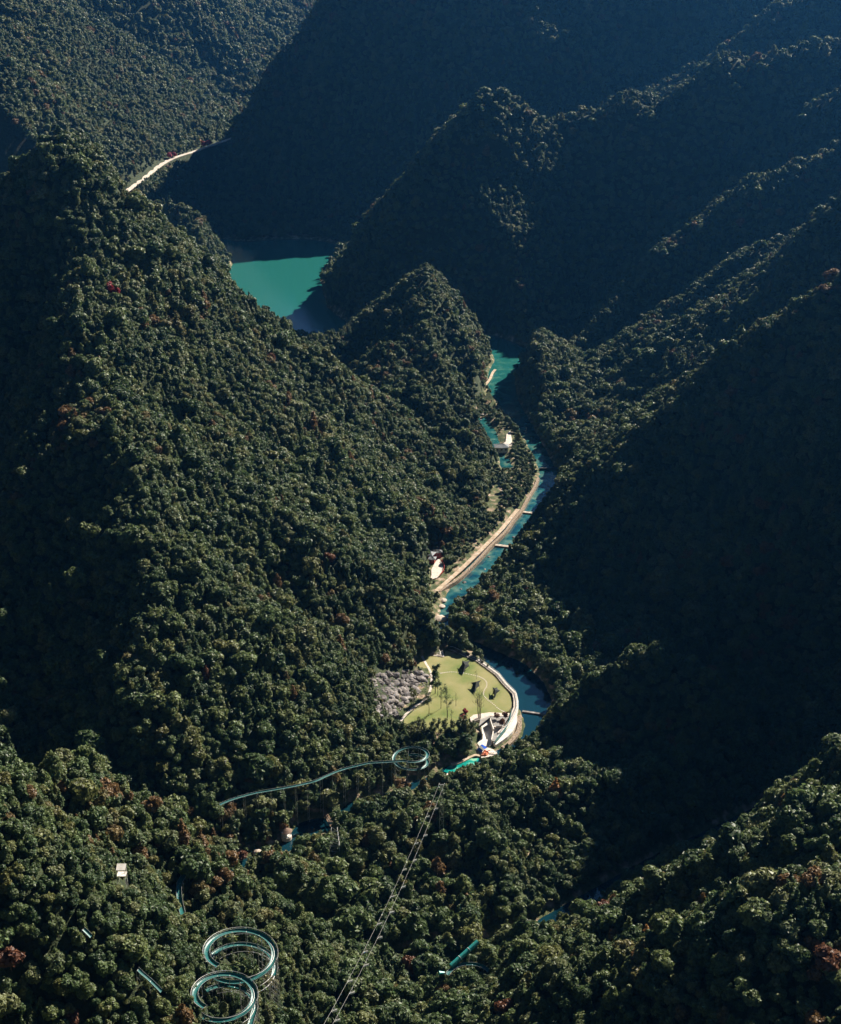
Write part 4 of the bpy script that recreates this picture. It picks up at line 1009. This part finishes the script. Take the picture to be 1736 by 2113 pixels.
# ---- chairlift
A0, A1 = Vector(on(q4,1497,215,40)), Vector(on(q4,825,1610,98))
B0, B1 = Vector(on(q4,1522,225,40)), Vector(on(q4,875,1610,98))
def cable_pt(a, b, t): p = a.lerp(b, t); p.z -= 5*4*t*(1-t); return p
def cable(a, b, label):
    mb = MB(a); mb.tube([cable_pt(a,b,k/48) for k in range(49)], .035, 5); o = mb.build('lift_cable', M['steel']); o.location = a; tag(o, label, 'cable')
cable(A0, A1, 'left cable of the chairlift crossing the dark ravine'); cable(B0, B1, 'right cable of the chairlift crossing the dark ravine')
chair = None
def find_t(a, b, dy):
    lo, hi = 0, 1
    for _ in range(30):
        m_ = (lo+hi)/2; p = cable_pt(a,b,m_)
        if project(p.x,p.y,p.z)[1] < dy: lo = m_
        else: hi = m_
    return lo
for a, b, ys_, side in ((A0,A1,(395,545,692,845,998,1155,1320,1485),'left'), (B0,B1,(350,500,640,790,932,1075,1230,1385,1540),'right')):
    for yy in ys_:
        p = cable_pt(a, b, find_t(a, b, q4(0,yy)[1]-4))
        if chair is None:
            chair = thing('lift_chair', '', 'lift chair', p, 'chairs hanging along the lift cables'); fr = MB()
            fr.bar((0,0,0),(0,0,-1.6),.06); fr.bar((-.75,0,-1.6),(.75,0,-1.6),.06)
            for s_ in (-.75,.75): fr.bar((s_,0,-1.6),(s_,.1,-2.5),.06); fr.bar((s_,.1,-2.5),(s_,.65,-2.5),.05)
            fr.build('hanger', M['white'], chair); mb = MB(); mb.box((0,.35,-2.5),(1.5,.6,.09)); mb.build('seat', M['white'], chair); mb = MB(); mb.box((0,.05,-2.15),(1.5,.07,.55)); mb.build('backrest', M['white'], chair)
            c_ = chair
        else: c_ = dup(chair, p)
        c_.rotation_euler = (0,0,.35); c_['label'] = 'white two seat lift chair hanging on the %s chairlift cable' % side
        c_['group'] = 'chairs on the %s lift cable' % side
def lattice(name, c, h, w, label, m='steel', arm=0):
    t = thing(name, label, 'tower', c); mb = MB(); k = 6
    for i in range(k):
        z0, z1 = h*i/k, h*(i+1)/k; w0, w1 = w*(1-.5*i/k), w*(1-.5*(i+1)/k); q0 = [(-w0,-w0,z0),(w0,-w0,z0),(w0,w0,z0),(-w0,w0,z0)]; q_ = [(-w1,-w1,z1),(w1,-w1,z1),(w1,w1,z1),(-w1,w1,z1)]
        for j in range(4): mb.bar(q0[j], q_[j], .1, 4); mb.bar(q0[j], q_[(j+1)%4], .06, 4); mb.bar(q_[j], q_[(j+1)%4], .06, 4)
    mb.build('mast', M[m], t)
    if arm:
        mb = MB(); mb.bar((-arm,0,h),(arm,0,h),.14,6); mb.bar((-arm,0,h),(-arm,0,h+.7),.2,6); mb.bar((arm,0,h),(arm,0,h+.7),.2,6); mb.build('crossarm', M[m], t)
    return t
for (a, b, lb) in ((A0, B0, 'steel pylon at the top end of the chairlift beside the stream'),):
    m_ = (a+b)/2; gz = ground_z(m_.x, m_.y); lattice('lift_pylon', (m_.x,m_.y,gz), m_.z-gz-.5, 1.0, lb, arm=(b-a).length/2); CLEAR.append((m_.x, m_.y, 3.5))
p = hit(*q4(905,640), 420, 700); lattice('lattice_tower', (p[0],p[1],p[2]), 15, 2.6, 'open pale lattice tower rising from the wooded spur below the log bridge', 'steel'); CLEAR.append((p[0],p[1],3))
# little white hut on the near left slope
p = hit(*q2b(870,845), 380, 560); t = thing('lookout_hut', 'small white open fronted hut among the trees of the near left slope', 'hut', (p[0],p[1],p[2]+5))
mb = MB(); mb.prism([(-1.5,-1.3),(1.5,-1.3),(1.5,1.3),(-1.5,1.3)], [2.2,2.2,3.0,3.0], [2.35,2.35,3.15,3.15]); mb.build('roof', M['conc'], t)
for a in (-1.35,1.35):
    for b in (-1.15,1.15): mb = MB(); mb.bar((a,b,-7),(a,b,2.4),.09,5); mb.build('post', M['white'], t)
mb = MB(); mb.box((0,0,-.1),(3,2.6,.2)); mb.build('floor', M['conc'], t); CLEAR.append((p[0],p[1],3.0)); CLEAR.append((p[0],p[1]-4,3.0))

# ---- image outlines of ground and structures kept unhidden by shrinking trees
def Q(q, pts, ymax=1e9, mrg=.8): KEEP.append(([q(*p) for p in pts], ymax, mrg))
Q(q1, ((200,345),(255,215),(370,180),(430,150),(600,165),(840,265),(1030,400),(1200,600),(1235,740),(1260,880),(1250,1000),(1130,1120),(1010,1210),(900,1260),(800,1290),(560,1400),(500,1390),(540,1330),(790,1230),(760,1040),(600,960),(300,930),(100,900),(100,850),(330,660),(380,520),(330,400)))
Q(q1, ((-225,520),(-150,460),(0,420),(180,400),(345,400),(345,560),(310,660),(180,740),(40,860),(-150,850),(-230,700)))
Q(q1, ((1260,790),(1270,1000),(1230,1010),(1220,850)), mrg=.5); Q(q1, ((870,250),(1010,300),(1200,430),(1400,620),(1500,790),(1400,980),(1270,1010),(1260,780),(1200,600),(1040,420)))
Q(q2, ((420,1110),(600,1010),(800,810),(1000,600),(1130,440),(1230,300),(1350,60),(1540,60),(1480,230),(1400,400),(1300,470),(1250,570),(1160,660),(1060,700),(980,820),(880,920),(800,960),(720,1060),(690,1130),(620,1130),(530,1170),(530,1330),(500,1420),(370,1400),(360,1320),(410,1220)), mrg=.6)
Q(q2, ((460,1040),(500,900),(640,760),(700,680),(860,590),(940,560),(1000,560),(700,900),(480,1060)), mrg=.5)
Q(q2, ((275,745),(440,740),(490,850),(480,960),(400,1010),(300,1000),(340,900)), mrg=.6)
Q(q2, ((415,1440),(490,1440),(520,1550),(470,1580)), mrg=.5)
Q(q3, ((780,320),(990,310),(970,480),(880,640),(1000,820),(1060,970),(1160,960),(1200,1120),(1340,1300),(1420,1440),(1500,1500),(1490,1700),(1280,1700),(1280,1450),(1200,1280),(1130,1200),(1060,1010),(850,780),(690,730),(640,600),(580,600)), mrg=.5)
Q(q3, ((550,900),(690,860),(760,950),(900,1050),(970,1060),(980,1210),(900,1300),(800,1310),(740,1200),(560,1090)), mrg=.6)
Q(q3, ((820,1390),(1020,1400),(970,1490),(860,1490)), mrg=.5)
Q(q3, ((740,1690),(840,1700),(840,1810),(790,1930),(690,1960),(680,1900),(700,1800)), mrg=.5)
Q(q3, ((740,310),(780,330),(700,500),(620,590),(580,570),(640,500),(710,400)), mrg=.5)
Q(q5b, ((440,650),(600,645),(640,700),(600,745),(520,765),(450,740)), mrg=.7)
Q(q5b, ((640,650),(730,590),(800,530),(850,530),(915,650),(870,670),(760,700),(680,730)), mrg=.5)
Q(q5b, ((240,820),(345,820),(345,860),(260,885)), mrg=.6)
Q(q2b, ((845,775),(895,775),(905,840),(845,815)), mrg=.5)
keep_path([Vector(p) for p in lp], 1.6, lp[5].y-5)
for c_, r_, zt in ((S1[0], S1[1], S1[0][2]), (S2[0], S2[1], S2[0][2])):
    pz_ = 5.8 if c_ is S1[0] else 4.6
    hp = helix(c_, r_, zt, pz_, 1.7, math.pi*1.3, 44, 0, -1)
    for seg in ((hp[5:34], hp[46:72]) if c_ is S1[0] else (hp[:50], hp[50:72])):
        keep_path(seg, 2.0, c_[1]+r_+3, mrg=.8)
    inner = [project(c_[0]+r_*.9*math.cos(k*.3), c_[1]+r_*.9*math.sin(k*.3), zt-2) for k in range(21)]
    KEEP.append(([(a[0], a[1]) for a in inner if a[1] < project(c_[0],c_[1]-r_*.45,zt-2)[1]], c_[1]+r_-2, .5))
rr_ = [(x, y, z+.4) for x, y, z in ROAD]
T_ = [project(x, y, z+2) for x, y, z in rr_]; B_2 = [project(x, y, z-3) for x, y, z in rr_]
KEEP.append(([(a[0], a[1]-1) for a in T_]+[(a[0], a[1]+1) for a in B_2[::-1]], 1e9, .5))

# ------------------------------------------------------------------ forest
FX, FY = [], []
for y0, y1, s_ in ((330,1000,3.75), (1000,1450,4.5), (1450,2200,6.2), (2200,4200,8.2)):
    w_ = .34*(y1*CT+160)+40
    a, b = jitter_grid(-w_, w_*1.15, y0, y1, s_); FX.append(a); FY.append(b)
LOW = [np.zeros(len(a), bool) for a in FX]
def steep_only(a, b):     # steep ground carries more stems per square metre of map
    z = height(a, b); g_ = np.hypot(height(a+3, b)-z, height(a, b+3)-z)/3; m_ = rng.random(len(a)) < np.clip((g_-.55)*1.1, 0, 1)
    return a[m_], b[m_]
for y0, y1, s_ in ((330,1000,4.4), (1000,1450,5.2), (1450,2200,6.4), (2200,4200,8.4)):
    w_ = .34*(y1*CT+160)+40
    a, b = steep_only(*jitter_grid(-w_, w_*1.15, y0, y1, s_)); FX.append(a); FY.append(b); LOW.append(np.zeros(len(a), bool))
a, b = jitter_grid(-400, 420, 330, 1150, 4.4); FX.append(a); FY.append(b); LOW.append(np.ones(len(a), bool))     # undergrowth
FX = np.concatenate(FX); FY = np.concatenate(FY); LOW = np.concatenate(LOW); FZ = height(FX, FY)
gx, gy, dep = project(FX, FY, FZ)
ok = (gx > -260) & (gx < 2050) & (gy > -420) & (gy < 2330)
gap = river_gap(FX, FY)
ok &= gap > 1.8
ok &= FZ > 0.3
for poly, mg in ((LAWN, 1.0), (YARD, 1.5)): ok &= poly_dist(FX, FY, poly) > mg
for a, b, hw in TRACKS: ok &= seg_dist(FX, FY, a, b)[0] > hw + 0.5
for x, y, r_ in CLEAR: ok &= (FX-x)**2 + (FY-y)**2 > r_*r_
for poly in CLEAR_POLY: ok &= ~poly_inside(FX, FY, poly)
ins = poly_inside(FX, FY, ISLAND) | poly_inside(FX, FY, SHORE)
ok &= ~(ins & (rng.random(FX.shape) < .3) & (vnoise(FX/14, FY/14, 71) > .42))
FX, FY, FZ, gx, gy, ins, LOW = FX[ok], FY[ok], FZ[ok], gx[ok], gy[ok], ins[ok], LOW[ok]
n = len(FX)
kn = vnoise(FX/38, FY/38, 900); rk = rng.random(n)
kind = np.where(rk < .62, (rng.random(n)*5).astype(int), 5 + (rng.random(n)*2).astype(int))
kind = np.where((kn > .66) & (rk > .45), 7, kind)
size = np.exp(rng.normal(0, .27, n)) * (0.77 + .35*(vnoise(FX/55, FY/55, 33)-.5)) * np.where(FY > 2200, 1.9, np.where(FY > 1450, 1.35, 1.0))
size = np.where(ins, size*.68, size); size = np.where(kind >= 5, size*.85, size)
size = np.clip(size, .45, 2.0); size = np.where(LOW, .28 + .2*rng.random(n), size); kind = np.where(LOW, kind % 5, kind)
rot = rng.uniform(0, 6.28, n)
# trees whose crowns would hide these outlines from the camera are shrunk
for poly, ymax, mrg in KEEP:
    P_ = np.array(poly); mx0, my0 = P_.min(0)-60; mx1, my1 = P_.max(0)+60
    cand = np.nonzero((gx > mx0) & (gx < mx1) & (gy > my0-20) & (gy < my1+120) & (FY < ymax))[0]
    bad = np.zeros(len(cand), bool)
    for hh, ww in ((0,0), (2.5,0), (5.2,-1.8), (5.2,1.8), (5.2,0), (7.6,0)):
        sx, sy, _ = project(FX[cand]+ww*size[cand]*mrg, FY[cand], FZ[cand]+hh*size[cand]); bad |= poly_inside(sx, sy, poly)
    size[cand[bad]] = np.minimum(size[cand[bad]], np.where(FZ[cand[bad]] > 8, .34, .2) + .14*rng.random(int(bad.sum())))     # trees shrunk to low scrub there
# the nearest trees stand as objects of their own, the rest of the wood is one mass
inframe = (gx > 8) & (gx < 1728) & (gy > 60) & (gy < 2105)
vis = inframe & (FY < 470) & (size > .5)
d3 = np.sqrt(FX**2 + FY**2 + (CAM_Z-FZ)**2) / size
order = np.argsort(np.where(vis, d3, 1e9))
single = order[:300]; single = single[vis[single]]
is_single = np.zeros(n, bool); is_single[single] = True
KINDN = ['broadleaf_tree']*5 + ['upright_tree']*2 + ['fir_tree']
KLAB = {'broadleaf_tree': 'round lumpy dark green broadleaf tree in the dense canopy at the bottom of the photo',
        'upright_tree': 'narrow upright dark green tree in the dense canopy at the bottom of the photo',
        'fir_tree': 'pointed feathery green fir in the dense canopy at the bottom of the photo'}
KGRP = {'broadleaf_tree': 'broadleaf trees of the near canopy', 'upright_tree': 'upright trees of the near canopy', 'fir_tree': 'firs of the near canopy'}
protos = {}
for i in single:
    k = int(kind[i]); nm = KINDN[k]
    if k not in protos:
        t = thing(nm, KLAB[nm], 'tree', (0,0,0), KGRP[nm])
        o = bpy.data.objects.new('crown', CROWNS[k]); COL.objects.link(o); o.parent = t
        o = bpy.data.objects.new('trunk', TRUNKS[k % 2]); COL.objects.link(o); o.parent = t
        protos[k] = t; r0 = t
        t.location = (FX[i], FY[i], FZ[i]-.3); t.rotation_euler = (0,0,rot[i]); t.scale = (size[i],)*3
    else:
        dup(protos[k], (FX[i], FY[i], FZ[i]-.3), rot[i], float(size[i]))
rest = np.nonzero(~is_single)[0]
fm = bpy.data.meshes.new('forest_points')
fm.vertices.add(len(rest)); fm.vertices.foreach_set('co', np.stack([FX[rest], FY[rest], FZ[rest]-.4], -1).astype(np.float32).ravel())
for nm, arr, ty in (('kind_index', kind[rest].astype(np.int32), 'INT'), ('turn', rot[rest].astype(np.float32), 'FLOAT'), ('size', size[rest].astype(np.float32), 'FLOAT')):
    at = fm.attributes.new(nm, ty, 'POINT'); at.data.foreach_set('value', arr)
forest = bpy.data.objects.new('forest', fm); COL.objects.link(forest)
tag(forest, 'dense evergreen wood covering the mountain slopes and both river banks', 'forest', kind='stuff')
ng = bpy.data.node_groups.new('grow_forest', 'GeometryNodeTree')
ng.interface.new_socket('Geometry', in_out='INPUT', socket_type='NodeSocketGeometry')
ng.interface.new_socket('Geometry', in_out='OUTPUT', socket_type='NodeSocketGeometry')
gi = ng.nodes.new('NodeGroupInput'); go = ng.nodes.new('NodeGroupOutput'); jn = ng.nodes.new('GeometryNodeJoinGeometry')
def attr(nm, ty):
    a = ng.nodes.new('GeometryNodeInputNamedAttribute'); a.data_type = ty; a.inputs[0].default_value = nm; return a
ak, at_, as_ = attr('kind_index', 'INT'), attr('turn', 'FLOAT'), attr('size', 'FLOAT')
cx = ng.nodes.new('ShaderNodeCombineXYZ'); ng.links.new(at_.outputs[0], cx.inputs[2])
m2p = ng.nodes.new('GeometryNodeMeshToPoints'); ng.links.new(gi.outputs[0], m2p.inputs[0])
for k in range(8):
    src = protos.get(k)
    if src is None:
        src = thing(KINDN[k], KLAB[KINDN[k]], 'tree', (60+k*7, 395, ground_z(60+k*7, 395)), KGRP[KINDN[k]])
        o = bpy.data.objects.new('crown', CROWNS[k]); COL.objects.link(o); o.parent = src
        protos[k] = src
    crown = [c for c in src.children if c.name.startswith('crown')][0]
    inf = ng.nodes.new('GeometryNodeObjectInfo'); inf.inputs[0].default_value = crown; inf.inputs['As Instance'].default_value = True
    tg = ng.nodes.new('GeometryNodeTransform')
    cmp_ = ng.nodes.new('FunctionNodeCompare'); cmp_.data_type = 'INT'; cmp_.operation = 'EQUAL'; cmp_.inputs[3].default_value = k
    ng.links.new(ak.outputs[0], cmp_.inputs[2])
    ip = ng.nodes.new('GeometryNodeInstanceOnPoints')
    ng.links.new(m2p.outputs[0], ip.inputs['Points']); ng.links.new(cmp_.outputs[0], ip.inputs['Selection'])
    ng.links.new(inf.outputs['Geometry'], ip.inputs['Instance']); ng.links.new(cx.outputs[0], ip.inputs['Rotation']); ng.links.new(as_.outputs[0], ip.inputs['Scale'])
    ng.links.new(ip.outputs[0], jn.inputs[0])
ng.links.new(jn.outputs[0], go.inputs[0])
md = forest.modifiers.new('grow', 'NODES'); md.node_group = ng
print('FOREST', n, len(single))

# ------------------------------------------------------------------ haze
hz = bpy.data.meshes.new('haze'); 
b_ = MB(); b_.box((300, 2300, 360), (5600, 5000, 800)); hz.from_pydata(b_.v, [], b_.f)
mh = bpy.data.materials.new('haze'); mh.use_nodes = True
mh.node_tree.nodes.remove(mh.node_tree.nodes['Principled BSDF'])
pv = mh.node_tree.nodes.new('ShaderNodeVolumePrincipled')
pv.inputs['Color'].default_value = HAZE_COL; pv.inputs['Density'].default_value = HAZE_DEN; pv.inputs['Anisotropy'].default_value = 0.78
mh.node_tree.links.new(pv.outputs[0], mh.node_tree.nodes['Material Output'].inputs['Volume'])
hz.materials.append(mh)
ho = bpy.data.objects.new('haze', hz); COL.objects.link(ho); tag(ho, kind='stuff')
